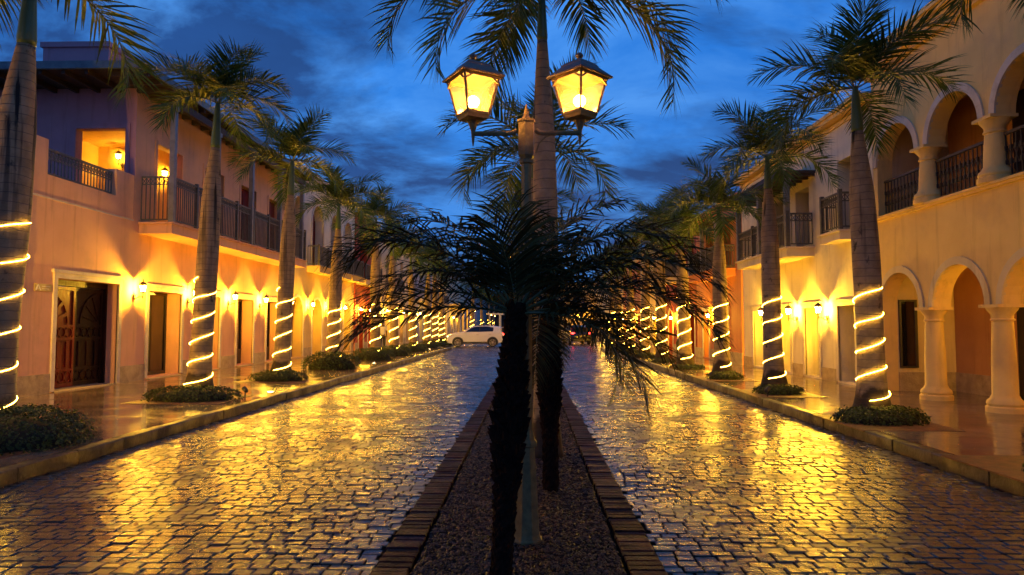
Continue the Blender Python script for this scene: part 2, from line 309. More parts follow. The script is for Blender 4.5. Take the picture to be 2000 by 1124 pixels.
# ------------------------------------------------------------------ mesh builder
class MB:
    def __init__(s): s.v = []; s.f = []
    def add(s, vs, fs):
        o = len(s.v); s.v += [tuple(v) for v in vs]; s.f += [tuple(i + o for i in f) for f in fs]
    def box(s, x0, x1, y0, y1, z0, z1):
        if x0 > x1: x0, x1 = x1, x0
        if y0 > y1: y0, y1 = y1, y0
        s.add([(x0, y0, z0), (x1, y0, z0), (x1, y1, z0), (x0, y1, z0), (x0, y0, z1), (x1, y0, z1), (x1, y1, z1), (x0, y1, z1)],
              [(0, 3, 2, 1), (4, 5, 6, 7), (0, 1, 5, 4), (1, 2, 6, 5), (2, 3, 7, 6), (3, 0, 4, 7)])
    def bar(s, a, b, w, h=None, up=(0, 0, 1)):
        h = h or w; a = Vector(a); b = Vector(b); d = (b - a).normalized(); up = Vector(up)
        if abs(d.dot(up)) > .98: up = Vector((0, 1, 0))
        r = d.cross(up).normalized(); u = r.cross(d)
        vs = []
        for p in (a, b):
            for sx, sy in ((-1, -1), (1, -1), (1, 1), (-1, 1)): vs.append(p + r * sx * w / 2 + u * sy * h / 2)
        s.add(vs, [(0, 1, 2, 3), (7, 6, 5, 4), (0, 4, 5, 1), (1, 5, 6, 2), (2, 6, 7, 3), (3, 7, 4, 0)])
    def lathe(s, prof, c=(0, 0, 0), n=12, rot=0.0, sx=1, sy=1, cap=True):
        vs = []; fs = []
        for r, z in prof:
            for k in range(n):
                a = 2 * pi * k / n + rot; vs.append((c[0] + r * cos(a) * sx, c[1] + r * sin(a) * sy, c[2] + z))
        m = len(prof)
        for i in range(m - 1):
            for k in range(n):
                k2 = (k + 1) % n; fs.append((i * n + k, i * n + k2, (i + 1) * n + k2, (i + 1) * n + k))
        if cap: fs.append(tuple(range(n - 1, -1, -1))); fs.append(tuple((m - 1) * n + k for k in range(n)))
        s.add(vs, fs)
    def tube(s, path, rad, n=6, cap=True):
        path = [Vector(p) for p in path]; m = len(path)
        if not isinstance(rad, (list, tuple)): rad = [rad] * m
        vs = []; fs = []; prev = None
        for i, p in enumerate(path):
            d = (path[min(i + 1, m - 1)] - path[max(i - 1, 0)]).normalized()
            if prev is None:
                ref = Vector((0, 0, 1)) if abs(d.z) < .9 else Vector((1, 0, 0)); r = d.cross(ref).normalized()
            else:
                r = (prev - d * prev.dot(d)).normalized()
            prev = r; u = d.cross(r)
            for k in range(n):
                a = 2 * pi * k / n; vs.append(p + (r * cos(a) + u * sin(a)) * rad[i])
        for i in range(m - 1):
            for k in range(n):
                k2 = (k + 1) % n; fs.append((i * n + k, i * n + k2, (i + 1) * n + k2, (i + 1) * n + k))
        if cap: fs.append(tuple(range(n - 1, -1, -1))); fs.append(tuple((m - 1) * n + k for k in range(n)))
        s.add(vs, fs)
    def poly_prism(s, P, pts, d0, d1):
        """pts (u,v) loop extruded from depth d0 to d1 through mapping P(u,v,d)"""
        n = len(pts); vs = [P(u, v, d0) for u, v in pts] + [P(u, v, d1) for u, v in pts]
        tri = tessellate_polygon([[Vector((u, v, 0)) for u, v in pts]])
        fs = [tuple(t) for t in tri] + [tuple(n + i for i in reversed(t)) for t in tri]
        for i in range(n): j = (i + 1) % n; fs.append((i, j, n + j, n + i))
        s.add(vs, fs)
    def sphere(s, c, r, nu=10, nv=7, sx=1, sy=1, sz=1):
        prof = [(r * sin(pi * i / nv), -r * cos(pi * i / nv) * sz) for i in range(nv + 1)]
        prof[0] = (r * .02, -r * sz); prof[-1] = (r * .02, r * sz)
        s.lathe(prof, c, nu, sx=sx, sy=sy)
    def build(s, name, m, parent=None, smooth=False, local=False, fix=False):
        me = bpy.data.meshes.new(name)
        v = np.array(s.v, dtype=np.float64).reshape(-1, 3)
        if parent is not None and not local:
            p = parent; off = Vector((0, 0, 0))
            while p is not None: off = off + p.location; p = p.parent
            v = v - np.array(off)
        me.from_pydata(v.tolist(), [], s.f); me.update()
        if fix:
            import bmesh
            bm = bmesh.new(); bm.from_mesh(me); bmesh.ops.recalc_face_normals(bm, faces=bm.faces); bm.to_mesh(me); bm.free()
        if m: me.materials.append(m)
        if smooth:
            me.polygons.foreach_set('use_smooth', [True] * len(me.polygons))
            if smooth != 'all': me.set_sharp_from_angle(angle=radians(35))
        o = bpy.data.objects.new(name, me); COL.objects.link(o)
        if parent is not None: o.parent = parent
        return o
def tag(o, label=None, cat=None, group=None, kind=None):
    if label: o['label'] = label
    if cat: o['category'] = cat
    if group: o['group'] = group
    if kind: o['kind'] = kind
    return o
def empty(name, loc, label, cat, group=None):
    o = bpy.data.objects.new(name, None); COL.objects.link(o); o.location = loc
    return tag(o, label, cat, group)
def copy_tree(o, parent=None):
    q = o.copy(); COL.objects.link(q); q.parent = parent
    for ch in list(o.children): copy_tree(ch, q)
    return q
def place(proto, used, loc, rz, label, group=None):
    o = proto if not used else copy_tree(proto)
    o.location = loc; o.rotation_euler = (0, 0, rz); o['label'] = label
    if group: o['group'] = group
    return o
def bulb_light(parent, loc, power, col, rad):
    l = bpy.data.lights.new('filament', 'POINT'); l.energy = power; l.color = col; l.shadow_soft_size = rad
    o = bpy.data.objects.new('filament', l); COL.objects.link(o); o.parent = parent; o.location = loc
ORD = ['nearest', 'second', 'third', 'fourth', 'fifth', 'sixth', 'seventh', 'eighth', 'ninth', 'tenth', 'eleventh', 'twelfth', 'thirteenth', 'fourteenth']

XL, XR = -10.7, 8.1          # facade planes
KL, KR = -5.42, 4.75         # kerbs
ML, MR = -1.06, 0.90         # median
SW = 0.15                    # sidewalk height

# ------------------------------------------------------------------ ground, road, pavements
def struct(mb, name, m, smooth=False):
    o = mb.build(name, m, None, smooth); o['kind'] = 'structure'; return o
g = MB(); g.add([(-400, -60, -0.06), (400, -60, -0.06), (400, 700, -0.06), (-400, 700, -0.06)], [(0, 1, 2, 3)])
struct(g, 'ground', mat('ground_soil', (0.04, 0.035, 0.03), rough=.6, scale=1, bump=.3))
g = MB(); g.add([(-14, -12, -0.022), (9, -12, -0.022), (9, 175, -0.022), (-14, 175, -0.022)], [(0, 1, 2, 3)])
struct(g, 'road_bed', M_GROUT)

def cobbles(name, x0, x1, y0, y1, seed, coarse=False, m=None):
    rnd = random.Random(seed); V = []; F = []
    U = (0.0, 0.06, 0.94, 1.0); y = y0; base = 0
    while y < y1:
        d = rnd.uniform(0.092, 0.116) * (2 if coarse else 1)
        x = x0 + rnd.uniform(-.15, 0)
        while x < x1:
            w = rnd.choice((rnd.uniform(0.12, 0.16), rnd.uniform(.12, .165), rnd.uniform(0.15, 0.20))) * (2 if coarse else 1)
            xa, xb = max(x, x0) + .004, min(x + w, x1) - .004
            x += w
            if xb - xa < .05: continue
            wob = 0.020 * noise.noise(Vector((x * 0.9, y * .35, seed))) + 0.004 * rnd.uniform(-1, 1)
            wob2 = 0.020 * noise.noise(Vector(((x + .2) * 0.9, y * .35, seed)))
            hz = rnd.uniform(-.005, .004) + 0.012 * noise.noise(Vector((x * .8, y * .8, 3.1)))
            tx = rnd.gauss(0, .012); ty = rnd.gauss(0, .013)
            ya, yb = y + .004, y + d - .004
            dz = rnd.uniform(.006, .010)
            for j in range(4):
                for i in range(4):
                    px = xa + (xb - xa) * U[i]; py = ya + (yb - ya) * U[j] + wob + (wob2 - wob) * U[i]
                    ed = (i in (0, 3)) + (j in (0, 3))
                    if ed == 2: px += (0.008 if i == 0 else -0.008); py += (0.006 if j == 0 else -0.006)
                    z = hz - (0 if ed == 0 else dz * (1 if ed == 1 else 1.15)) + tx * (px - (xa + xb) / 2) + ty * (py - (ya + yb) / 2)
                    V.append((px, py, z))
            for j in range(3):
                for i in range(3):
                    a = base + j * 4 + i; F.append((a, a + 1, a + 5, a + 4))
            base += 16
        y += d
    mb = MB(); mb.v = V; mb.f = F
    o = struct(mb, name, m or M_COB, smooth='all')
    o.data.set_sharp_from_angle(angle=radians(24)); return o
cobbles('cobblestone_road', KL, ML, 2.4, 46, 1)
cobbles('cobblestone_road', MR, KR, 2.4, 46, 2)
cobbles('cobblestone_road', -7.6, 7.0, 46, 78, 3, True)

M_COB.node_tree.nodes['Principled BSDF'].inputs['IOR'].default_value = 1.6; M_COB.node_tree.nodes['Principled BSDF'].inputs['Specular Tint'].default_value = (1, .84, .62, 1)  # reflections tinted warm: golden light put into the wet stones' sheen
# median: brick edging and pebbles
def edging(x0, x1, seed):
    rnd = random.Random(seed); mb = MB(); y = 2.4
    while y < 46:
        d = rnd.uniform(.085, .105); j = rnd.uniform(-.008, .008); h = .028 + rnd.uniform(-.006, .006)
        xa, xb, ya, yb = x0 + j, x1 + j, y + .004, y + d - .004
        s = rnd.uniform(-.006, .006)
        e = .008
        mb.add([(xa, ya, -.02), (xb, ya + s, -.02), (xb, yb + s, -.02), (xa, yb, -.02),
                (xa, ya, h - e), (xb, ya + s, h - e), (xb, yb + s, h - e), (xa, yb, h - e),
                (xa + e, ya + e, h), (xb - e, ya + s + e, h), (xb - e, yb + s - e, h), (xa + e, yb - e, h)],
               [(0, 1, 5, 4), (1, 2, 6, 5), (2, 3, 7, 6), (3, 0, 4, 7), (4, 5, 9, 8), (5, 6, 10, 9), (6, 7, 11, 10), (7, 4, 8, 11), (8, 9, 10, 11)])
        y += d
    struct(mb, 'median_brick_edging', M_BRICK)
edging(ML + .004, ML + .245, 5); edging(MR - .245, MR - .004, 6)
g = MB(); g.box(ML + .275, MR - .275, 2.4, 46, -.02, .012); struct(g, 'median_soil', M_SOIL)
def pebbles():
    rnd = random.Random(9); V = []; F = []; b = 0
    def one(x, y, r, z):
        nonlocal b
        a = rnd.uniform(0, pi); ca, sa = cos(a), sin(a); sx, sy, sz = r * rnd.uniform(.9, 1.5), r * rnd.uniform(.6, 1), r * rnd.uniform(.35, .7)
        tz = rnd.uniform(-.4, .4) * r
        pts = [(sx, 0, tz), (.4 * sx, sy, 0), (-.5 * sx, sy * .9, 0), (-sx, 0, -tz), (-.4 * sx, -sy, 0), (.5 * sx, -sy * .9, 0)]
        top = [(.3 * sx, .1 * sy, sz), (-.35 * sx, .3 * sy, sz * .9), (-.1 * sx, -.4 * sy, sz)]
        for px, py, pz in pts + top: V.append((x + px * ca - py * sa, y + px * sa + py * ca, z + pz))
        F.extend([(b, b + 1, b + 6), (b + 1, b + 2, b + 7, b + 6), (b + 2, b + 3, b + 7), (b + 3, b + 4, b + 8, b + 7), (b + 4, b + 5, b + 8), (b + 5, b, b + 6, b + 8), (b + 6, b + 7, b + 8)])
        b += 9
    n = 0
    for k in range(24000):
        t = rnd.random() ** 1.9; y = 4.2 + t * 16
        x = rnd.uniform(ML + .28, MR - .28); one(x, y, rnd.uniform(.007, .018) * (1 + t * 1.3), .014 + rnd.uniform(0, .006))
    mb = MB(); mb.v = V; mb.f = F
    o = mb.build('gravel', M_PEB); tag(o, 'dark brown pebbles filling the median bed between the brick edgings', 'gravel', kind='stuff')
pebbles()

# kerbs: separate long stones
def kerb(x0, x1, y0, y1, seed):
    rnd = random.Random(seed); mb = MB(); y = y0
    while y < y1:
        d = rnd.uniform(.85, 1.1); j = rnd.uniform(-.006, .006); h = SW + .003 + rnd.uniform(-.004, .004); e = .02
        xa, xb, ya, yb = x0 + j, x1 + j, y + .004, y + d - .004
        n = 8; vs = []
        sec = [(xa, -.02), (xa, h - e), (xa + e * .35, h - e * .3), (xa + e, h), (xb - e, h), (xb - e * .35, h - e * .3), (xb, h - e), (xb, -.02)]
        seg = 6; 
        for q in range(seg + 1):
            yy = ya + (yb - ya) * q / seg
            for (sx, sz) in sec:
                vs.append((sx + rnd.uniform(-.005, .005), yy, sz + rnd.uniform(-.004, .003)))
        fs = []
        for q in range(seg):
            for k in range(7): fs.append((q * 8 + k, (q + 1) * 8 + k, (q + 1) * 8 + k + 1, q * 8 + k + 1))
        fs.append(tuple(range(8))); fs.append(tuple(seg * 8 + k for k in range(7, -1, -1)))
        mb.add(vs, fs); y += d
    struct(mb, 'kerb', M_KERB, smooth=True)
kerb(KL - .18, KL, 2.4, 46, 3); kerb(KR, KR + .18, 2.4, 46, 4)
kerb(-7.0 + .55, -6.4 + .13, 46, 64, 5); kerb(6.6, 6.8, 46, 64, 6)
def pave(name, x0, x1, y0, y1):
    mb = MB(); mb.box(x0, x1, y0, y1, -.05, SW); struct(mb, name, TILE)
pave('sidewalk', -16, KL - .185, -6, 46); pave('sidewalk', KR + .185, 12, -6, 46)
pave('sidewalk', -16, -6.46, 46.01, 170); pave('sidewalk', 6.81, 12, 46.01, 96)

# ------------------------------------------------------------------ facade helpers
def rect(a, b, z0, z1): return [(a, z0), (b, z0), (b, z1), (a, z1)]
def arch(a, b, z0, zs, n=12):
    r = (b - a) / 2; cx = (a + b) / 2
    return [(a, z0), (b, z0)] + [(cx + r * cos(pi * k / n), zs + r * sin(pi * k / n)) for k in range(0, n + 1)]
def mapL(X): return lambda u, v, d: (X - d, u, v)
def mapR(X): return lambda u, v, d: (X + d, u, v)
def mapF(Y): return lambda u, v, d: (u, Y + d, v)
def panel(mb, P, outer, holes, depth):
    loops = [[Vector((u, v, 0)) for u, v in outer]] + [[Vector((u, v, 0)) for u, v in reversed(h)] for h in holes]
    flat = [p for l in loops for p in l]
    tri = tessellate_polygon(loops)
    mb.add([P(p.x, p.y, 0) for p in flat], tri)
    if depth:
        for h in holes:
            n = len(h); vs = [P(u, v, 0) for u, v in h] + [P(u, v, depth) for u, v in h]
            mb.add(vs, [(i, (i + 1) % n, n + (i + 1) % n, n + i) for i in range(n)])
def ring(mb, P, pts_in, w, d0, d1, zfloor=None):
    """trim of width w around an opening given by its loop (first two points are the sill corners)"""
    n = len(pts_in); c0 = ((pts_in[0][0] + pts_in[1][0]) / 2)
    out = []
    a, b = pts_in[0][0], pts_in[1][0]; zs = None
    body = pts_in[1:] + [pts_in[0]]
    isarch = n > 4
    if isarch:
        zs = pts_in[2][1]
        r = (b - a) / 2
        o = [(b + w, pts_in[1][1])]
        for (u, v) in pts_in[2:]:
            f = (r + w) / r; o.append((c0 + (u - c0) * f, zs + (v - zs) * f))
        o.append((a - w, pts_in[0][1]))
    else:
        z1 = pts_in[2][1]
        o = [(b + w, pts_in[1][1]), (b + w, z1 + w), (a - w, z1 + w), (a - w, pts_in[0][1])]
    m = len(body)
    for i in range(m - 1):
        q = [body[i], body[i + 1], o[i + 1], o[i]]
        vs = [P(u, v, d0) for u, v in q] + [P(u, v, d1) for u, v in q]
        mb.add(vs, [(0, 1, 2, 3), (7, 6, 5, 4), (0, 4, 5, 1), (1, 5, 6, 2), (2, 6, 7, 3), (3, 7, 4, 0)])
def pbox(mb, P, u0, u1, v0, v1, d0, d1):
    vs = [P(u, v, d) for d in (d0, d1) for (u, v) in ((u0, v0), (u1, v0), (u1, v1), (u0, v1))]
    mb.add(vs, [(0, 1, 2, 3), (7, 6, 5, 4), (0, 4, 5, 1), (1, 5, 6, 2), (2, 6, 7, 3), (3, 7, 4, 0)])
def pring(mb, P, cu, cv, ru, rv, w, d0, d1, n=18):
    for k in range(n):
        a0, a1 = 2 * pi * k / n, 2 * pi * (k + 1) / n
        q = [(cu + ru * cos(a0), cv + rv * sin(a0)), (cu + ru * cos(a1), cv + rv * sin(a1)), (cu + (ru - w) * cos(a1), cv + (rv - w) * sin(a1)), (cu + (ru - w) * cos(a0), cv + (rv - w) * sin(a0))]
        vs = [P(u, v, d0) for u, v in q] + [P(u, v, d1) for u, v in q]
        mb.add(vs, [(0, 1, 2, 3), (7, 6, 5, 4), (0, 4, 5, 1), (1, 5, 6, 2), (2, 6, 7, 3), (3, 7, 4, 0)])

def carved_leaf(P, a, b, z0, z1, d, parent, flip, m, lab=None):
    mb = MB(); pbox(mb, P, a, b, z0, z1, d, d + .05)
    w = b - a; e = d - .03
    for (u0, u1, v0, v1) in ((a, a + .07, z0, z1), (b - .07, b, z0, z1), (a + .07, b - .07, z0, z0 + .1), (a + .07, b - .07, z1 - .08, z1)):
        pbox(mb, P, u0, u1, v0, v1, e, d)
    zc = z0 + (z1 - z0) * .48
    pbox(mb, P, a + .07, b - .07, zc - .03, zc + .03, e, d); pbox(mb, P, a + .07, b - .07, zc + .27, zc + .33, e, d)
    pbox(mb, P, a + .07, b - .07, z0 + .38, z0 + .43, e, d)
    n = 4; ww = (w - .14) / n
    for i in range(n):
        cu = a + .07 + ww * (i + .5)
        pring(mb, P, cu, zc + .15, ww * .52, .125, .022, e, d); pring(mb, P, cu, z0 + .24, ww * .52, .13, .022, e, d)
    for i in range(3):
        cu = a + .07 + (w - .14) * (i + .5) / 3
        pbox(mb, P, cu - .05, cu + .05, z0 + .47, zc - .07, e, d)
    # fan: quarter arch and rays towards the outer lower corner
    cu, cv = (b - .07, zc + .36) if flip else (a + .07, zc + .36)
    cu = b - .10 if flip else a + .10
    R = min(w - .16, z1 - .1 - cv)
    for k in range(10):
        a0 = pi / 2 * k / 10; a1 = pi / 2 * (k + 1) / 10; sg = -1 if flip else 1
        q = [(cu + sg * R * cos(a0), cv + R * sin(a0)), (cu + sg * R * cos(a1), cv + R * sin(a1)), (cu + sg * (R - .05) * cos(a1), cv + (R - .05) * sin(a1)), (cu + sg * (R - .05) * cos(a0), cv + (R - .05) * sin(a0))]
        vs = [P(u, v, e) for u, v in q] + [P(u, v, d) for u, v in q]
        mb.add(vs, [(0, 1, 2, 3), (7, 6, 5, 4), (0, 4, 5, 1), (1, 5, 6, 2), (2, 6, 7, 3), (3, 7, 4, 0)])
    for an in (18, 42, 68):
        an = radians(an); sg = -1 if flip else 1
        d1_, t = (sg * cos(an), sin(an)), .03
        p0 = (cu + d1_[0] * .1, cv + d1_[1] * .1); p1 = (cu + d1_[0] * (R - .04), cv + d1_[1] * (R - .04))
        nx, ny = -d1_[1], d1_[0]
        q = [(p0[0] - nx * t * .4, p0[1] - ny * t * .4), (p0[0] + nx * t * .4, p0[1] + ny * t * .4), (p1[0] + nx * t * 1.6, p1[1] + ny * t * 1.6), (p1[0] - nx * t * 1.6, p1[1] - ny * t * 1.6)]
        vs = [P(u, v, e) for u, v in q] + [P(u, v, d) for u, v in q]
        mb.add(vs, [(0, 1, 2, 3), (7, 6, 5, 4), (0, 4, 5, 1), (1, 5, 6, 2), (2, 6, 7, 3), (3, 7, 4, 0)])
    o = mb.build('door', m, parent)
    if lab: o['label'] = lab
    return o

def railing(mb, a, b, z0, z1, style='x'):
    """straight railing between two ground points a,b (x,y)"""
    A = Vector((a[0], a[1], 0)); B = Vector((b[0], b[1], 0)); L = (B - A).length; D = (B - A) / L; n = max(2, int(round(L / .115)))
    def pt(t, z): p = A + D * t; return (p.x, p.y, z)
    mb.bar(pt(0, z1), pt(L, z1), .06, .05); mb.bar(pt(0, z0 + .08), pt(L, z0 + .08), .03, .035)
    if style == 'x':
        zb = z1 - .2; mb.bar(pt(0, zb), pt(L, zb), .03, .03)
        for i in range(n + 1): mb.bar(pt(L * i / n, z0 + .08), pt(L * i / n, z1), .022, .022)
        for i in range(n):
            p, q = L * i / n, L * (i + 1) / n
            mb.bar(pt(p, zb), pt(q, z1 - .02), .014); mb.bar(pt(q, zb), pt(p, z1 - .02), .014)
    elif style == 'bal':   # wrought balusters with a belly
        n = max(2, int(round(L / .13)))
        for i in range(n + 1):
            t = L * i / n
            for (za, zb_, w) in ((z0 + .08, z0 + .28, .018), (z0 + .28, z0 + .36, .045), (z0 + .36, z1 - .3, .02), (z1 - .3, z1 - .22, .045), (z1 - .22, z1, .018)):
                if zb_ > za: mb.bar(pt(t, za), pt(t, zb_), w, w)
            if i < n:
                zc = (z0 + z1) / 2; q = L * (i + 1) / n; m_ = (t + q) / 2
                mb.bar(pt(t, zc), pt(m_, zc + .15), .012); mb.bar(pt(m_, zc + .15), pt(q, zc), .012)
                mb.bar(pt(t, zc), pt(m_, zc - .15), .012); mb.bar(pt(m_, zc - .15), pt(q, zc), .012)
    else:
        for i in range(n + 1): mb.bar(pt(L * i / n, z0 + .08), pt(L * i / n, z1), .022, .022)

def facade(side, y0, y1, H, root, wall, doors=(), ups=(), X=None, trim=M_TRIM, plinth=M_STONE, depth=.5, z0=SW, plz=.60, lintel=True, back=None, extra_holes=(), bandz=None, upwall=None, zsplit=4.2, mass=10.0, endwall=True):
    X = X if X is not None else (XL if side == 'L' else XR); P = (mapL if side == 'L' else mapR)(X)
    sg = 1 if side == 'L' else -1
    holes = []; 
    dz = z0 + .005
    def loop(o):
        a, b, za, zt, kind = o[:5]
        return arch(a, b, za, zt - (b - a) / 2) if kind == 'arch' else rect(a, b, za, zt)
    dl = [loop(o) for o in doors]; ul = [loop(o) for o in ups]
    mb = MB()
    if upwall:
        panel(mb, P, rect(y0, y1, z0 - .1, zsplit), dl, depth); 
        m2 = MB(); panel(m2, P, rect(y0, y1, zsplit, H), ul + list(extra_holes), .45)
        m2.build('upper_wall', upwall, root)
    else:
        panel(mb, P, rect(y0, y1, z0 - .1, H), dl, depth) if not (ul or extra_holes) else panel2(mb, P, rect(y0, y1, z0 - .1, H), dl, depth, ul + list(extra_holes), .45)
    if endwall:
        xb = X - sg * mass
        for yy, f in ((y0, (0, 1, 2, 3)), (y1, (3, 2, 1, 0))):
            mb.add([(X, yy, z0 - .1), (xb, yy, z0 - .1), (xb, yy, H), (X, yy, H)], [f])
    mb.build('wall', wall, root)
    # openings
    for o, lp in zip(list(doors) + list(ups), dl + ul):
        a, b, za, zt, kind, style = o[:6]
        isdoor = o in doors
        dd = depth if isdoor else .45
        if isdoor or style != 'hole':
            t = MB(); w = .13 if kind == 'rect' else .12
            if isdoor or kind == 'arch':
                ring(t, P, lp, w, -.035, 0.03)
            if isdoor and kind == 'rect' and lintel: pbox(t, P, a - .2, b + .2, zt + w - .02, zt + w + .03, -.06, .02)
            if t.v: t.build('surround', trim if kind == 'rect' else trim, root)
        if style == 'glass':
            d = MB(); pbox(d, P, a, b, za, zt, dd - .01, dd + .03); q = d.build('door' if isdoor else 'window', M_DGL, root)
            f = MB()
            for (u0, u1, v0, v1) in ((a, a + .07, za, zt), (b - .07, b, za, zt), (a + .07, b - .07, zt - .08, zt), (a + .07, b - .07, za, za + .12), ((a + b) / 2 - .03, (a + b) / 2 + .03, za + .12, zt - .08)):
                pbox(f, P, u0, u1, v0, v1, dd - .05, dd - .005)
            f.build('frame', M_FRAME, q)
        elif style == 'wood' or style == 'redwood':
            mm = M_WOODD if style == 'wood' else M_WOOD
            d = MB(); pbox(d, P, a, b, za, zt, dd, dd + .04)
            mid = (a + b) / 2
            for (u0, u1) in ((a, mid - .01), (mid + .01, b)):
                for (v0, v1) in ((za + .1, za + .85), (za + .95, zt - .12)):
                    if u1 - u0 > .2: pbox(d, P, u0 + .08, u1 - .08, v0, v1, dd - .02, dd)
                pbox(d, P, u0, u0 + .05, za, zt, dd - .035, dd); pbox(d, P, u1 - .05, u1, za, zt, dd - .035, dd)
            d.build('door', mm, root)
        elif style == 'window':
            d = MB(); pbox(d, P, a, b, za, zt, dd - .01, dd + .03); q = d.build('window', M_DGL, root)
            f = MB(); n = 2
            for (u0, u1, v0, v1) in ((a, a + .06, za, zt), (b - .06, b, za, zt), (a + .06, b - .06, zt - .06, zt), (a + .06, b - .06, za, za + .06), ((a + b) / 2 - .03, (a + b) / 2 + .03, za + .06, zt - .06)):
                pbox(f, P, u0, u1, v0, v1, dd - .045, dd - .005)
            for k in range(1, 4): pbox(f, P, a + .06, b - .06, za + (zt - za) * k / 4 - .015, za + (zt - za) * k / 4 + .015, dd - .04, dd - .004)
            f.build('frame', M_FRAME, q)
        elif style == 'lit':
            d = MB(); pbox(d, P, a, b, za, zt, dd, dd + .03); q = d.build('window', E_FAR, root)
            f = MB(); pbox(f, P, (a + b) / 2 - .03, (a + b) / 2 + .03, za, zt, dd - .04, dd - .002); pbox(f, P, a, b, (za + zt) / 2 - .03, (za + zt) / 2 + .03, dd - .045, dd - .003); f.build('frame', M_FRAME, q)
    # plinth pieces between doors
    if plinth:
        pl = MB(); e = sorted([(o[0] - .14, o[1] + .14) for o in doors]); cur = y0 + .004
        for a, b in e + [(y1 - .004, y1)]:
            if a - cur > .05: pl = MB(); pbox(pl, P, cur, a, z0, plz, -.025, .05); pl.build('plinth', plinth, root)
            cur = max(cur, b)
    return P, sg
def panel2(mb, P, outer, h1, d1, h2, d2):
    panel(mb, P, outer, h1 + h2, 0)
    for hs, d in ((h1, d1), (h2, d2)):
        for h in hs:
            n = len(h); vs = [P(u, v, 0) for u, v in h] + [P(u, v, d) for u, v in h]
            mb.add(vs, [(i, (i + 1) % n, n + (i + 1) % n, n + i) for i in range(n)])

def balcony(side, y0, y1, proj, zb, zt, zr, root, posts=(), ztop=None, slabm=None, style='x', X=None):
    X = X if X is not None else (XL if side == 'L' else XR); sg = 1 if side == 'L' else -1; xo = X + sg * proj
    s = MB(); s.box(X + sg * .003, xo, y0, y1, zb, zt); s.box(X + sg * .003, xo + sg * .05, y0 - .05, y1 + .05, zt, zt + .05)
    sl = s.build('balcony_slab', slabm or M_PINK, root)
    r = MB(); xi = xo - sg * .05
    railing(r, (X + sg * .03, y0 + .05), (xi, y0 + .05), zt + .05, zr, style); railing(r, (xi, y0 + .05), (xi, y1 - .05), zt + .05, zr, style)
    railing(r, (X + sg * .03, y1 - .05), (xi, y1 - .05), zt + .05, zr, style)
    n = max(1, int((y1 - y0) / 1.35))
    for k in range(n + 1):
        y = y0 + .05 + (y1 - y0 - .1) * k / n; r.box(xi - .045, xi + .045, y - .045, y + .045, zt + .05, zr + .09)
    r.build('railing', M_RAIL, root)
    for y in posts:
        p = MB(); p.box(xi - .07, xi + .07, y - .07, y + .07, zt + .05, ztop); p.box(xi - .1, xi + .1, y - .1, y + .1, ztop - .12, ztop)
        p.build('post', M_POST, root)

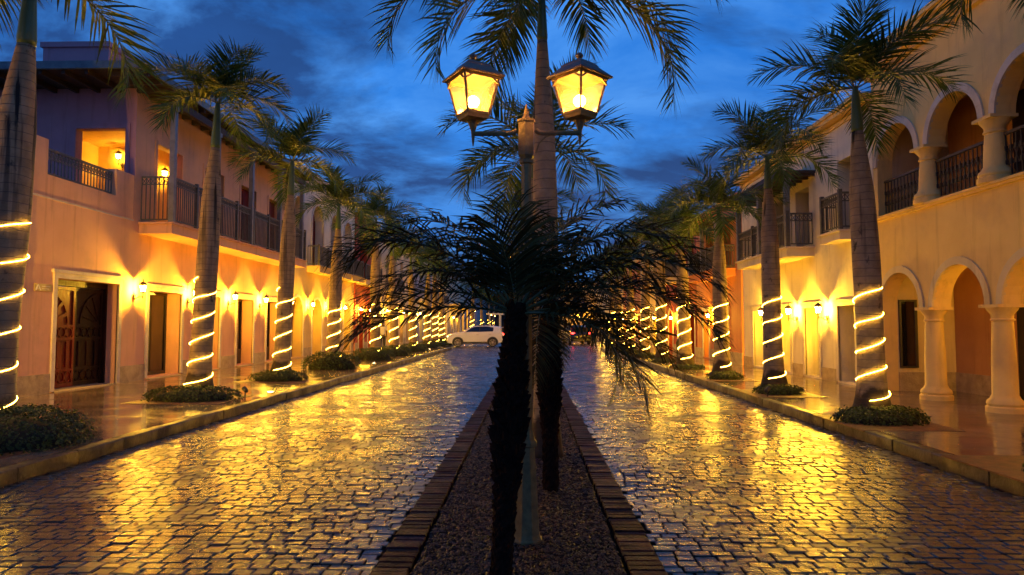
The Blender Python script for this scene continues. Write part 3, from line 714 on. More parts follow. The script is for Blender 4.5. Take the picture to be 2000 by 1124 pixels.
# ------------------------------------------------------------------ LEFT SIDE
def pink_house():
    r = empty('pink_house', (XL, 18, SW), 'pink two-storey house with corner terrace and long roofed balcony on the left', 'house')
    P = mapL(XL); W = M_PINK
    doors = [(15.1, 17.42, .17, 2.72, 'rect', 'x'), (18.82, 20.62, .2, 2.62, 'rect', 'glass'), (21.55, 23.2, .2, 2.62, 'rect', 'wood'), (24.6, 26.05, .2, 2.62, 'rect', 'glass'), (27.4, 28.9, .2, 2.62, 'rect', 'glass')]
    ground = [(a, b, z0, z1, k, s) for a, b, z0, z1, k, s in doors]
    # ground storey from Y 9 to 29.7, open terrace above up to Y 18
    mb = MB(); lps = [rect(a, b, z0, z1) for a, b, z0, z1, k, s in doors]
    panel(mb, P, rect(-2.0, 29.7, .05, 4.45), lps, .5)
    mb.add([P(-2.0, .05, 0), P(-2.0, .05, 10), P(-2.0, 4.45, 10), P(-2.0, 4.45, 0)], [(0, 1, 2, 3)])
    # parapet of the terrace
    for (a, b, zt) in ((-2.0, 14.69, 5.78), (14.69, 17.2, 5.0), (17.2, 17.985, 5.70)):
        mb.box(XL - .28, XL, a, b, 4.45, zt)
    mb.box(XL - 10, XL - .002, -2.0, 17.99, 4.40, 4.5)
    mb.build('wall', W, r)
    # upper wall on the street side
    ups = [(19.05, 20.45, 4.6, 6.85), (21.9, 23.3, 4.6, 6.85), (24.7, 26.1, 4.6, 6.85), (27.4, 28.7, 4.6, 6.85)]
    mb = MB(); X2 = XL; panel(mb, P, rect(18.0, 29.7, 4.45, 8.11), [rect(*u) for u in ups], .25)
    mb.build('upper_wall', M_PINK, r)
    # end wall facing the camera with the loggia opening
    F = mapF(18.0)
    mb = MB(); hole = rect(-12.35, -10.98, 4.62, 7.0); panel(mb, F, rect(XL - 9, XL, 4.5, 8.11), [hole], .25); mb.build('end_wall', M_PURP, r)
    mb = MB()
    for (u0, u1, v0, v1) in ((-12.50, -12.35, 4.62, 7.0), (-10.98, -10.86, 4.62, 7.0), (-12.50, -10.86, 7.0, 7.14)): pbox(mb, F, u0, u1, v0, v1, -.03, .02)
    mb.build('surround', M_PURP, r)
    # loggia room: side, back, ceiling
    mb = MB(); mb.box(-13.9, -13.8, 18.26, 21.3, 4.5, 8.05); mb.box(-13.8, XL - .26, 21.2, 21.3, 4.5, 8.05); mb.box(-13.9, XL - .26, 18.26, 21.3, 7.35, 7.45); mb.box(-13.9, XL - .02, 18.02, 29.6, 4.46, 4.55)
    mb.box(-13.8, -13.74, 19.2, 20.2, 4.6, 6.7)
    mb.build('loggia_room', M_OCH, r)
    for (a, b, za, zt) in ups[1:]:
        mb = MB(); pbox(mb, P, a, b, za, zt, .25, .29); pbox(mb, P, a + .08, (a + b) / 2 - .03, za + .1, zt - .1, .22, .25); pbox(mb, P, (a + b) / 2 + .03, b - .08, za + .1, zt - .1, .22, .25); mb.build('door', M_WOOD, r)
    for (a, b, za, zt) in ups:
        t = MB(); ring(t, P, rect(a, b, za, zt), .1, -.03, .02); t.build('surround', M_PINK, r)
    # ground doors
    for o in doors:
        a, b, za, zt, k, s = o
        t = MB(); ring(t, P, rect(a, b, za, zt), .12, -.04, .03); pbox(t, P, a - .17, b + .17, zt + .12, zt + .20, -.065, .02); t.build('surround', M_TRIM, r)
        st = MB(); pbox(st, P, a, b, .1, .172, -.12, .5); st.build('threshold', M_STONE, r)
        if s == 'glass':
            d = MB(); pbox(d, P, a, b, za, zt, .47, .5); q = d.build('door', M_DGL, r); f = MB()
            for (u0, u1, v0, v1) in ((a, a + .06, za, zt), (b - .06, b, za, zt), (a + .06, b - .06, zt - .07, zt), (a + .06, b - .06, za, za + (.55 if a > 24 else .1))): pbox(f, P, u0, u1, v0, v1, .43, .465)
            f.build('frame', M_FRAME, q)
        elif s == 'wood':
            d = MB(); pbox(d, P, a, b, za, zt, .46, .5); pbox(d, P, a + .1, (a + b) / 2 - .05, za + .1, zt - .1, .43, .46); pbox(d, P, (a + b) / 2 + .05, b - .1, za + .1, zt - .1, .43, .46); d.build('door', M_WOODD, r)
    a, b, za, zt = 15.1, 17.42, .17, 2.72
    fr = MB(); pbox(fr, P, a, a + .06, za, zt, .28, .42); pbox(fr, P, b - .06, b, za, zt, .28, .42); pbox(fr, P, a + .06, b - .06, zt - .14, zt, .28, .42); fr.build('door_frame', M_WOODD, r)
    carved_leaf(P, a + .07, (a + b) / 2 - .005, za + .02, zt - .15, .36, r, False, M_WOOD, 'carved red wooden door leaf with fan and rings, shut')
    carved_leaf(P, (a + b) / 2 + .005, b - .07, za + .02, zt - .15, .38, r, True, M_WOODD, 'carved wooden door leaf on the right of the pair, shade put into its darker colour')  # this leaf lies in shadow; the shade is put into its wood colour
    # plinth, stone quoin pier at the corner, storey joint
    pl = MB(); cur = 13.98
    for a_, b_ in [(o[0] - .13, o[1] + .13) for o in doors] + [(29.7, 29.7)]:
        if a_ - cur > .05: pl = MB(); pbox(pl, P, cur, a_, SW, .58, -.025, .05); pl.build('plinth', M_STONE, r)
        cur = b_
    q = MB(); z = SW; k = 0
    while z < 6.3:
        h = .42; w = .50 if k % 2 else .42
        q.box(XL - .3, XL + .05 + (k % 2) * .004, 13.95 - w, 13.97, z + .004, min(z + h, 6.35) - .004); z += h; k += 1
    q.build('quoin_pier', M_STONE, r)
    j = MB(); pbox(j, P, 13.98, 17.99, 4.46, 4.5, -.012, .02); j.build('string_course', M_TRIM, r)
    rl = MB(); railing(rl, (XL - .12, 14.72), (XL - .12, 17.17), 4.98, 5.60); rl.build('terrace_railing', M_RAIL, r)
    balcony('L', 18.25, 29.4, .92, 4.16, 4.42, 5.72, r, posts=(18.32, 20.95, 23.6, 26.3, 28.9), ztop=7.7, slabm=M_PINK)
    # roof: overhanging flat eave with rafters and slate fascia
    rf = MB(); rf.box(XL - 9.2, -9.68, 16.5, 29.8, 8.118, 8.20); rr = rf.build('roof', M_ROOF, r)
    fa = MB(); fa.box(XL - 9.2, -9.62, 16.42, 16.5, 8.07, 8.26); fa.box(-9.68, -9.62, 16.5, 29.8, 8.07, 8.26); fa.box(XL - 9.2, -9.68, 16.5, 29.8, 8.202, 8.24)
    fa.build('fascia', M_FASC, rr)
    ra = MB(); y = 16.75
    while y < 29.6: ra.box(XL + .01, -9.7, y, y + .09, 7.98, 8.117); y += .6
    x = -19.6
    while x < -10.8: ra.box(x, x + .09, 16.55, 17.98, 7.98, 8.117); x += .6
    ra.box(-9.9, -9.76, 18.1, 29.5, 7.7, 7.9); ra.build('rafters', M_ROOF, rr)
    ch = MB(); ch.box(-15.0, -12.95, 20.2, 22.2, 8.24, 10.25); ch.box(-15.06, -12.89, 20.14, 22.26, 10.2, 10.36); ch.build('roof_tank_house', M_PURP, rr)
    return r
pink_house()

def plain_roof(r, side, y0, y1, H, over=.18, m=None, th=.16, X=None):
    X = X if X is not None else (XL if side == 'L' else XR); sg = 1 if side == 'L' else -1
    mb = MB(); mb.box(X - sg * 10, X + sg * over, y0 + .002, y1 - .002, H, H + th); mb.box(X - sg * 10, X + sg * (over * .5), y0 + .002, y1 - .002, H - .12, H)
    mb.build('cornice', m or M_TRIM, r)

def L_arches():
    r = empty('yellow_house', (XL, 36, SW), 'yellow house with arched doorways and arched upper windows behind small balconies', 'house')
    doors = [(30.2, 31.7, .2, 2.95, 'arch', 'redwood'), (33.1, 34.6, .2, 2.95, 'arch', 'redwood'), (36.0, 37.5, .2, 2.95, 'arch', 'redwood'), (38.7, 40.2, .2, 2.95, 'arch', 'redwood')]
    ups = [(30.3, 31.5, 4.6, 7.6, 'arch', 'redwood'), (32.9, 34.7, 4.6, 7.65, 'arch', 'redwood'), (36.0, 37.6, 4.6, 7.65, 'arch', 'redwood'), (38.6, 40.2, 4.6, 7.65, 'arch', 'redwood')]
    facade('L', 29.72, 40.95, 8.9, r, M_YEL, doors, ups, X=XL + .03, upwall=M_WHITE, zsplit=4.4)
    plain_roof(r, 'L', 29.72, 40.95, 8.9, X=XL + .03)
    for (a, b) in ((32.2, 35.3), (35.6, 38.0), (38.3, 40.8)): balcony('L', a, b, .62, 4.2, 4.45, 5.45, r, slabm=M_YEL, style='plain', X=XL + .03)
L_arches()
def L_red():
    r = empty('dark_red_house', (XL, 44, SW), 'dark red house with plain doors and a lit upper window, left side', 'house')
    doors = [(41.9, 43.1, .2, 2.6, 'rect', 'wood'), (44.3, 45.5, .2, 2.6, 'rect', 'wood')]
    facade('L', 40.97, 46.6, 8.4, r, M_RED, doors, [(42.0, 43.9, 4.6, 7.25, 'rect', 'redwood')], X=XL + .1)
    plain_roof(r, 'L', 40.97, 46.6, 8.4, m=M_RED, X=XL + .1)
    balcony('L', 41.2, 45.8, .6, 4.15, 4.4, 5.4, r, slabm=M_CREAM, style='plain', X=XL + .1)
L_red()
def simple(side, nm, lab, y0, y1, H, wall, nd, kind, style, uh=(4.7, 6.9), nu=None, ustyle='window', bal=(), X=None, ukind='rect', uw=None, z0=SW, dw=1.3, dt=2.7):
    X0 = XL if side == 'L' else XR
    r = empty(nm, (X0, (y0 + y1) / 2, z0), lab, 'house')
    w = (y1 - y0) / nd; doors = [(y0 + w * (k + .5) - dw / 2, y0 + w * (k + .5) + dw / 2, z0 + .05, dt + (.2 if kind == 'arch' else 0), kind, style) for k in range(nd)]
    nu = nu or nd; w = (y1 - y0) / nu; uw = uw or 1.1
    ups = [(y0 + w * (k + .5) - uw / 2, y0 + w * (k + .5) + uw / 2, uh[0], uh[1], ukind, ustyle) for k in range(nu)]
    facade(side, y0, y1, H, r, wall, doors, ups, X=X)
    plain_roof(r, side, y0, y1, H, X=X)
    for (a, b, m) in bal: balcony(side, a, b, .7, 3.9, 4.15, 5.15, r, slabm=m, style='plain', X=X)
    return r
simple('L', 'beige_house', 'beige arcaded house just past the dark red one on the left', 46.62, 60.5, 7.9, M_CREAM, 5, 'arch', 'redwood', bal=((50, 54, M_CREAM),), dw=1.6, dt=2.8)
simple('L', 'grey_house', 'pale blue-grey house in the middle distance on the left', 60.52, 72, 8.2, M_BLUEG, 4, 'rect', 'wood', X=XL + .25, bal=((63, 68, M_WHITE),))
simple('L', 'ochre_house', 'ochre house with long balcony in the left middle distance', 72.02, 86, 8.0, M_OCH, 5, 'rect', 'wood', bal=((74, 84, M_OCH),))
def canopy_house():
    r = simple('L', 'white_house', 'white house with a projecting flat canopy and tall windows in the left distance', 86.02, 109, 8.2, M_WHITE, 7, 'rect', 'glass', nu=8, X=XL + .2, uh=(4.6, 7.2))
    m = MB(); m.box(XL + .2, XL + 1.6, 87, 106, 4.0, 4.3); m.box(XL + .2, XL + 1.75, 86.8, 106.2, 4.3, 4.42)
    for y in (88, 94, 100, 105): m.box(XL + 1.3, XL + 1.55, y, y + .25, SW, 4.0)
    m.build('canopy', M_CREAM, r)
canopy_house()
simple('L', 'tall_window_house', 'bluish house with tall narrow windows, farthest on the left', 109.02, 165, 10.5, M_BLUEG, 12, 'rect', 'wood', nu=18, X=XL + .1, uh=(5.0, 9.2), uw=1.3)

# ------------------------------------------------------------------ RIGHT SIDE
def arcade():
    r = empty('arcaded_building', (XR, 10, SW), 'ochre two-storey building with round-arched arcade and columned loggia on the right', 'building')
    P = mapR(XR); sp = 2.02; cols = [14.15 - sp * k for k in range(0, 7)]; cols = [c_ for c_ in cols if c_ > 1.5]
    rr = .79
    for lvl, (zf, zs, ztop, nm) in enumerate(((SW, 2.02, 4.05, 'arcade_wall'), (4.15, 5.33, 7.45, 'loggia_wall'))):
        edges = [15.62] + cols
        loops = []
        mb = MB()
        # wall above springing: comb polygon built from pieces
        cents = []
        prev = 15.62 - rr - 0.0
        cs = [15.19] + [(cols[i] + cols[i + 1]) / 2 for i in range(len(cols) - 1)]
        outer = [(16.17, zf - .05), (16.17, ztop), (cols[-1] - .25, ztop), (cols[-1] - .25, zs)]
        for c_ in reversed(cs):
            n = 16
            outer += [(c_ - rr + rr * (1 - cos(pi * k / n)), zs + rr * sin(pi * k / n)) for k in range(n + 1)]
        outer += [(cs[0] + rr, zf - .05)]
        mb.poly_prism(P, outer, 0.0, .34)
        mb.build(nm, M_OCH, r)
        # archivolt rings
        for c_ in cs:
            t = MB(); n = 18; w = .15
            for k in range(n):
                a0, a1 = pi * k / n, pi * (k + 1) / n
                q = [(c_ + rr * cos(a0), zs + rr * sin(a0)), (c_ + rr * cos(a1), zs + rr * sin(a1)), (c_ + (rr + w) * cos(a1), zs + (rr + w) * sin(a1)), (c_ + (rr + w) * cos(a0), zs + (rr + w) * sin(a0))]
                vs = [P(u, v, -.035) for u, v in q] + [P(u, v, .03) for u, v in q]
                t.add(vs, [(0, 1, 2, 3), (7, 6, 5, 4), (0, 4, 5, 1), (1, 5, 6, 2), (2, 6, 7, 3), (3, 7, 4, 0)])
            t.build('archivolt', M_TRIM if lvl else M_CREAM, r)
        for c_ in cols:
            m = MB(); h = zs - zf; rc = .185
            prof = [(.30, 0), (.30, .09), (.27, .11), (.285, .15), (.27, .2), (.225, .24), (.215, .27), (rc + .012, .30), (rc + .004, h * .45), (rc - .025, h - .30), (rc + .0, h - .285), (rc, h - .26), (rc - .02, h - .25), (rc - .015, h - .18), (.23, h - .10), (.245, h - .06)]
            m.lathe(prof, (XR + .12, c_, zf), 28, cap=True); m.box(XR - .12, XR + .36, c_ - .255, c_ + .255, zs - .06, zs - .002)
            m.build('column', M_OCH, r, smooth=True)
        if lvl:
            for i, c_ in enumerate(cs):
                m = MB(); railing(m, (XR + .17, c_ - rr - .03), (XR + .17, c_ + rr + (.0 if i == 0 else .03)), zf, 4.98, 'bal'); m.build('railing', M_IRON, r)
    # cornice bands
    m = MB()
    pbox(m, P, .8, 16.175, 4.052, 4.10, -.06, .3); pbox(m, P, .8, 16.175, 4.10, 4.148, -.10, .3); m.build('string_course', M_OCH, r)
    m = MB(); y1 = 16.18
    for (v0, v1, d) in ((7.452, 7.55, -.10), (7.55, 7.68, -.22), (7.68, 7.76, -.36), (7.76, 7.86, -.42)): pbox(m, P, .8, y1 + .1, v0, v1, d, 8)
    m.build('cornice', M_OCH, r)
    # inside: floors, ceilings, back walls, end wall
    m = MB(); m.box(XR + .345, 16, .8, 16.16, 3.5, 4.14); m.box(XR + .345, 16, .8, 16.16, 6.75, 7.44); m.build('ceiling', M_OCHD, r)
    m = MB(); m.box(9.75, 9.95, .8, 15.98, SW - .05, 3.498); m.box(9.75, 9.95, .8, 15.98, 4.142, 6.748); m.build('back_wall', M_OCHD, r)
    m = MB(); m.box(XR + .02, 12, 15.985, 16.16, SW - .05, 3.498); m.box(XR + .02, 12, 15.985, 16.16, 4.142, 6.748); m.build('end_wall', M_CREAM, r)
    m = MB(); m.box(9.72, 9.748, 15.0 - 12, 15.975, SW, .58); m.box(XR + .35, 9.72, 15.96, 15.983, SW, .58); m.build('plinth', M_STONE, r)
    # window on the end wall, doors on the back wall
    q = MB(); q.box(8.52, 8.82, 15.945, 15.975, .72, 2.2); w = q.build('window', M_DGL, r)
    f = MB()
    for b_ in ((8.48, 8.52, .68, 2.24), (8.82, 8.88, .68, 2.24), (8.52, 8.82, 2.2, 2.24), (8.52, 8.82, .68, .72)): f.box(b_[0], b_[1], 15.925, 15.982, b_[2], b_[3])
    f.build('frame', M_FRAME, w)
    for (a, b, zf) in ((13.1, 13.9, SW), (10.2, 11.6, SW), (12.6, 13.8, 4.15), (9.2, 10.6, 4.15)):
        d = MB(); d.box(9.70, 9.745, a, b, zf, zf + 2.15); d.box(9.68, 9.70, a + .08, (a + b) / 2 - .03, zf + .1, zf + 2.05); d.box(9.68, 9.70, (a + b) / 2 + .03, b - .08, zf + .1, zf + 2.05); d.build('door', M_WOODD, r)
arcade()
def R_white():
    r = empty('white_balcony_house', (XR, 21, SW), 'white house with one small balcony and one long roofed balcony, beside the arcade', 'house')
    doors = [(17.25, 18.2, .2, 2.16, 'rect', 'glass'), (19.4, 20.4, .2, 2.16, 'rect', 'wood'), (21.5, 22.6, .2, 2.16, 'rect', 'wood'), (24.0, 25.0, .2, 2.16, 'rect', 'wood')]
    ups = [(17.0, 18.05, 4.05, 5.95, 'rect', 'glass'), (19.9, 20.9, 4.0, 5.7, 'rect', 'wood'), (21.7, 22.7, 4.0, 5.7, 'rect', 'wood'), (23.4, 24.3, 4.0, 5.7, 'rect', 'glass')]
    facade('R', 16.2, 26.2, 7.0, r, M_WHITE, doors, ups, plz=.5)
    m = MB(); pbox(m, mapR(XR), 16.2, 26.2, 6.86, 6.96, -.05, .0); pbox(m, mapR(XR), 16.2, 26.25, 7.0, 7.10, -.28, 9); pbox(m, mapR(XR), 16.2, 26.25, 7.10, 7.18, -.34, 9); m.build('cornice', M_OCH, r)
    balcony('R', 17.0, 18.15, .45, 3.78, 3.98, 4.95, r, slabm=M_WHITE)
    balcony('R', 19.6, 24.3, .78, 3.62, 3.85, 4.85, r, posts=(19.68, 22.0, 24.2), ztop=5.9, slabm=M_WHITE)
    m = MB(); m.box(XR - .95, XR - .003, 19.4, 24.5, 5.98, 6.06); m.box(XR - .98, XR - .9, 19.4, 24.5, 5.88, 6.12); y = 19.45
    while y < 24.4: m.box(XR - .9, XR - .01, y, y + .07, 5.9, 5.979); y += .45
    m.build('porch_roof', M_ROOF, r)
R_white()
def R_orange():
    r = empty('orange_house', (XR, 30, SW), 'orange house with a corner balcony and plain red doors on the right', 'house')
    facade('R', 26.22, 33.2, 6.6, r, M_TERRA, [(28.0, 29.1, .2, 2.3, 'rect', 'redwood'), (31.0, 32.0, .2, 2.3, 'rect', 'redwood')], [(27.5, 28.6, 4.0, 5.8, 'rect', 'wood'), (30.2, 31.4, 4.0, 5.8, 'rect', 'wood')], X=XR - .06)
    plain_roof(r, 'R', 26.22, 33.2, 6.6, X=XR - .06, m=M_TERRA)
    balcony('R', 26.9, 31.6, .75, 3.6, 3.85, 4.8, r, posts=(27.0, 29.3, 31.5), ztop=5.8, slabm=M_TERRA, X=XR - .06)
    m = MB(); m.box(XR - .98, XR - .065, 26.8, 31.8, 5.8, 5.9); m.build('porch_roof', M_ROOF, r)
R_orange()
simple('R', 'dark_red_arched_house', 'dark red house with arched doorways on the right', 33.22, 41, 6.7, M_RED, 3, 'arch', 'wood', uh=(4.0, 5.9), X=XR, ustyle='wood', bal=((34, 38, M_CREAM),), dw=1.2, dt=2.35)
simple('R', 'yellow_street_house', 'pale yellow house beyond the dark red one on the right', 41.02, 50, 6.9, M_YEL, 4, 'rect', 'wood', uh=(4.0, 5.9), X=XR - .05, dt=2.4)
simple('R', 'terracotta_house', 'terracotta house in the right middle distance', 50.02, 60, 6.6, M_TERRA, 4, 'rect', 'wood', uh=(4.0, 5.9), X=XR + .03, dt=2.4)
simple('R', 'cream_house', 'cream house in the right distance with arched doors', 60.02, 84, 7.0, M_CREAM, 8, 'arch', 'wood', uh=(4.0, 5.9), X=XR - .03, dt=2.4)
def end_house():
    r = empty('beige_end_house', (9, 88, 0), 'beige house closing the right end of the street, two lanterns on its wall', 'house')
    F = mapF(86); m = MB(); hs = [rect(4.2, 4.6, .2, 2.3), rect(8.4, 9.6, .2, 2.4), rect(11, 12.2, .2, 2.4), rect(5.4, 6.2, 4.2, 5.8), rect(8.6, 9.6, 4.2, 5.8)]
    panel(m, F, rect(3.6, 16, -.05, 6.9), hs, .3)
    m.add([(3.6, 86, -.05), (3.6, 96, -.05), (3.6, 96, 6.9), (3.6, 86, 6.9)], [(0, 1, 2, 3)]); m.build('wall', M_CREAM, r)
    for i, h in enumerate(hs):
        d = MB(); pbox(d, F, h[0][0], h[1][0], h[0][1], h[2][1], .25, .3); d.build('door' if i < 3 else 'window', E_FAR if i == 1 else M_WOODD, r)
    m = MB(); m.box(3.3, 16, 85.8, 97, 6.9, 7.1); m.build('roof', M_ROOF, r)
end_house()
def far_block():
    r = empty('far_dark_house', (-2, 175, 0), 'dark low house with a hipped roof closing the far end of the street', 'house')
    m = MB(); m.box(-16, 16, 172, 184, -.05, 5.2); m.build('wall', M_DARKB, r)
    m = MB(); m.add([(-17, 171, 5.2), (17, 171, 5.2), (17, 185, 5.2), (-17, 185, 5.2), (-8, 178, 9.5), (8, 178, 9.5)], [(0, 1, 5, 4), (1, 2, 5), (2, 3, 4, 5), (3, 0, 4), (3, 2, 1, 0)]); m.build('roof', M_ROOF, r)
    for x in (-9, -5, 3, 7):
        m = MB(); m.box(x, x + 1.2, 171.9, 171.98, 1.4, 3.2); m.build('window', M_DGL, r)
    r = empty('white_pergola', (-4.4, 100, 0), 'thin white pergola frame standing behind the white car', 'pergola')
    m = MB(); m.box(-6.4, -4.0, 99.9, 100.05, 3.25, 3.42); m.box(-6.4, -4.0, 103.9, 104.05, 3.25, 3.42)
    for x in (-6.2, -5.5, -4.8): m.box(x, x + .08, 99.9, 104, 3.424, 3.5)
    m.build('beam', M_PLW, r)
    for (x, y) in ((-4.6, 99.95), (-4.6, 103.9), (-6.3, 103.9)):
        m = MB(); m.box(x, x + .16, y, y + .12, -.02, 3.245); m.build('post', M_PLW, r)
far_block()

# ------------------------------------------------------------------ wall lanterns
def make_sconce():
    r = empty('wall_lantern', (0, 0, 0), 'x', 'wall lantern', 'lanterns on the house walls')
    m = MB(); m.sphere((.012, 0, -.20), .05, 12, 6, sx=.35, sz=1.9); m.lathe([(.004, -.36), (.012, -.31)], (.015, 0, 0), 6); m.build('wall_plate', M_LIRON, r, smooth='all')
    m = MB(); m.tube([(.015, 0, -.24), (.06, 0, -.25), (.11, 0, -.21), (.15, 0, -.19), (.20, 0, -.20), (.24, 0, -.17)], .011, 6)
    m.tube([(.03, 0, -.17), (.08, 0, -.14), (.10, 0, -.18), (.075, 0, -.20)], .006, 5); m.tube([(.24, 0, -.26), (.24, 0, -.08)], .010, 6); m.build('arm', M_LIRON, r, smooth='all')
    C_ = (.24, 0, 0); n = 6
    m = MB(); m.lathe([(.02, -.10), (.045, -.085), (.062, -.07), (.062, -.055)], C_, n)
    m.lathe([(.105, .125), (.118, .13), (.10, .155), (.05, .195), (.026, .205), (.02, .225)], C_, n); m.lathe([(.006, .22), (.014, .24), (.010, .255), (.003, .285)], C_, 8)
    for k in range(n):
        a = 2 * pi * k / n; m.tube([(.24 + .06 * cos(a), .06 * sin(a), -.06), (.24 + .10 * cos(a), .10 * sin(a), .13)], .0065, 4)
    m.lathe([(.105, .105), (.107, .125)], C_, n); m.build('lantern_frame', M_LIRON, r)
    m = MB(); m.lathe([(.058, -.055), (.098, .12)], C_, n, cap=False); m.build('lantern_glass', G_SC, r)
    m = MB(); m.sphere((.24, 0, .01), .046, 8, 6, sz=1.25); m.build('bulb', E_BULB, r, smooth='all')
    bulb_light(r, (.24, 0, .01), 640, WARM, .025)
    return r
SC = make_sconce(); used = False
def sconce(x, y, z, rz, lab, dim=1):
    global used
    o = place(SC, used, (x, y, z), rz, lab); used = True
    if dim != 1:
        for q in o.children:
            if q.type == 'LIGHT': q.data = q.data.copy(); q.data.energy *= dim
    return o
lys = [18.08, 20.98, 23.85, 26.65, 29.55, 32.4, 35.3, 38.1]
where = ['between the carved double door and the glass door', 'between the glass door and the next recess, behind a palm', 'on the pink wall, third along the left pavement', 'on the pink wall, fourth along the left pavement',
         'where the pink wall meets the yellow one', 'left of the second arched doorway', 'between the two middle arched doorways', 'right after the third arched doorway']
for y, w in zip(lys, where): sconce(XL + .03 if y < 29.6 else XL + .06, y, 2.62, 0, 'lit iron wall lantern ' + w)
sconce(XL + .03, 12.1, 2.62, 0, 'wall lantern on the pink wall outside the frame, left of the quoin pier'); sconce(XL + .03, 7.5, 2.62, 0, 'wall lantern on the pink wall well outside the frame')
sconce(XL + .13, 41.5, 2.6, 0, 'lit lantern at the near edge of the dark red house wall')
sconce(XL + .13, 43.75, 2.6, 0, 'lit lantern between the doors of the left dark red house')
for i, y in enumerate((49.5, 56.0, 62.8, 69.0, 75.5, 82.0, 90.5, 97.5)):
    sconce(XL + (.03 if y < 60 else .29 if y < 72 else .04 if y < 86 else .24), y, 2.7, 0, 'small far lantern on the left house row, %s past the dark red house' % ['first', 'second', 'third', 'fourth', 'fifth', 'sixth', 'seventh', 'eighth'][i])
rl = [(18.8, 'right of the second doorway of the white balcony house'), (20.95, 'between the second and third doorways of the white balcony house'), (23.4, 'behind a palm on the far part of the white balcony house'), (30.1, 'on the orange house wall'), (35.9, 'beside the first arch of the right dark red house'), (38.4, 'beside the far arch of the right dark red house')]
for y, w in rl: sconce(XR - (.03 if y < 26 or y > 33.3 else .1), y, 2.05, pi, 'lit wall lantern ' + w)
for i, y in enumerate((43.2, 47.7, 52.5, 57.4, 63.0, 69.0, 75.0)): sconce(XR - .09, y, 2.1, pi, 'small far lantern on the right house row, %s past the red house' % ['first', 'second', 'third', 'fourth', 'fifth', 'sixth', 'seventh'][i])
sconce(9.745, 9.3, 2.3, pi, 'added unseen wall lantern inside the arcade nearest the camera, put in for its light', .3); sconce(9.745, 12.35, 2.35, pi, 'added wall lantern inside the arcade hidden behind the second column, put in for its light', .2)  # both arcade lanterns are added, out of sight, to light the interior
sconce(-13.0, 21.19, 6.95, -pi / 2, 'lit lantern in the upstairs loggia of the pink house', .06); sconce(-11.5, 21.19, 6.4, -pi / 2, 'lit lantern seen through the first upstairs doorway', .14)
sconce(6.2, 85.99, 2.7, -pi / 2, 'left one of two lanterns on the beige end house'); sconce(10.0, 85.99, 2.7, -pi / 2, 'right one of two lanterns on the beige end house')

# ------------------------------------------------------------------ street lamps
def lantern_head(r, cx, cz, rot, parent_parts):
    C_ = (cx, 0, cz); q = radians(45) + rot; s2 = sqrt(2)
    def sq(prof): return [(a * s2, z) for a, z in prof]
    h = MB()
    h.lathe([(.004, -.20), (.010, -.165), (.018, -.08), (.038, -.02), (.055, 0)], C_, 8, q)          # stem spike
    h.lathe(sq([(.055, 0), (.088, .012), (.092, .03), (.098, .045)]), C_, 4, q)
    for k in range(4):                                                                                # four raking corner bars
        a = q + pi / 2 * k
        b0 = (cx + .092 * s2 * cos(a), .092 * s2 * sin(a), cz + .045); b1 = (cx + .152 * s2 * cos(a), .152 * s2 * sin(a), cz + .335)
        h.bar(b0, b1, .016, .016)
        a2 = a + pi / 2
        c1 = (cx + .152 * s2 * cos(a2), .152 * s2 * sin(a2), cz + .335)
        h.bar((b1[0], b1[1], cz + .33), (c1[0], c1[1], cz + .33), .014, .03)
        d0 = (cx + .094 * s2 * cos(a2), .094 * s2 * sin(a2), cz + .05)
        h.bar((b0[0], b0[1], cz + .05), d0, .014, .02)
        # small corner brackets giving the arched pane head
        e = Vector(b1); f = Vector(c1)
        for (s_, t_) in ((e, f), (f, e)):
            h.bar(s_ + (t_ - s_) * .015 + Vector((0, 0, -.055)), s_ + (t_ - s_) * .22 + Vector((0, 0, -.014)), .010, .014)
    fr = h.build('lantern_frame', M_LAMP, r, local=True)
    t = MB(); t.lathe(sq([(.152, .338), (.184, .335), (.187, .347), (.17, .362), (.125, .405), (.105, .425), (.10, .44), (.075, .462), (.03, .475)]), C_, 4, q)
    t.lathe([(.022, .47), (.026, .485), (.018, .495), (.028, .508), (.032, .522), (.024, .536), (.008, .545)], C_, 10); t.build('lantern_roof', M_LROOF, r, local=True)
    g_ = MB(); g_.lathe(sq([(.092, .05), (.149, .33)]), C_, 4, q, cap=False); g_.build('lantern_glass', G_LAMP, r, local=True)
    b = MB(); b.sphere((cx, 0, cz + .155), .047, 14, 10); b.build('bulb', E_POSTB, r, smooth='all', local=True)
    bulb_light(r, (cx, 0, cz + .155), 15, (1.0, 0.56, 0.12), .03)
    b = MB(); b.lathe([(.016, .03), (.016, .10), (.024, .105)], C_, 8); b.build('bulb_holder', M_LAMP, r, local=True)
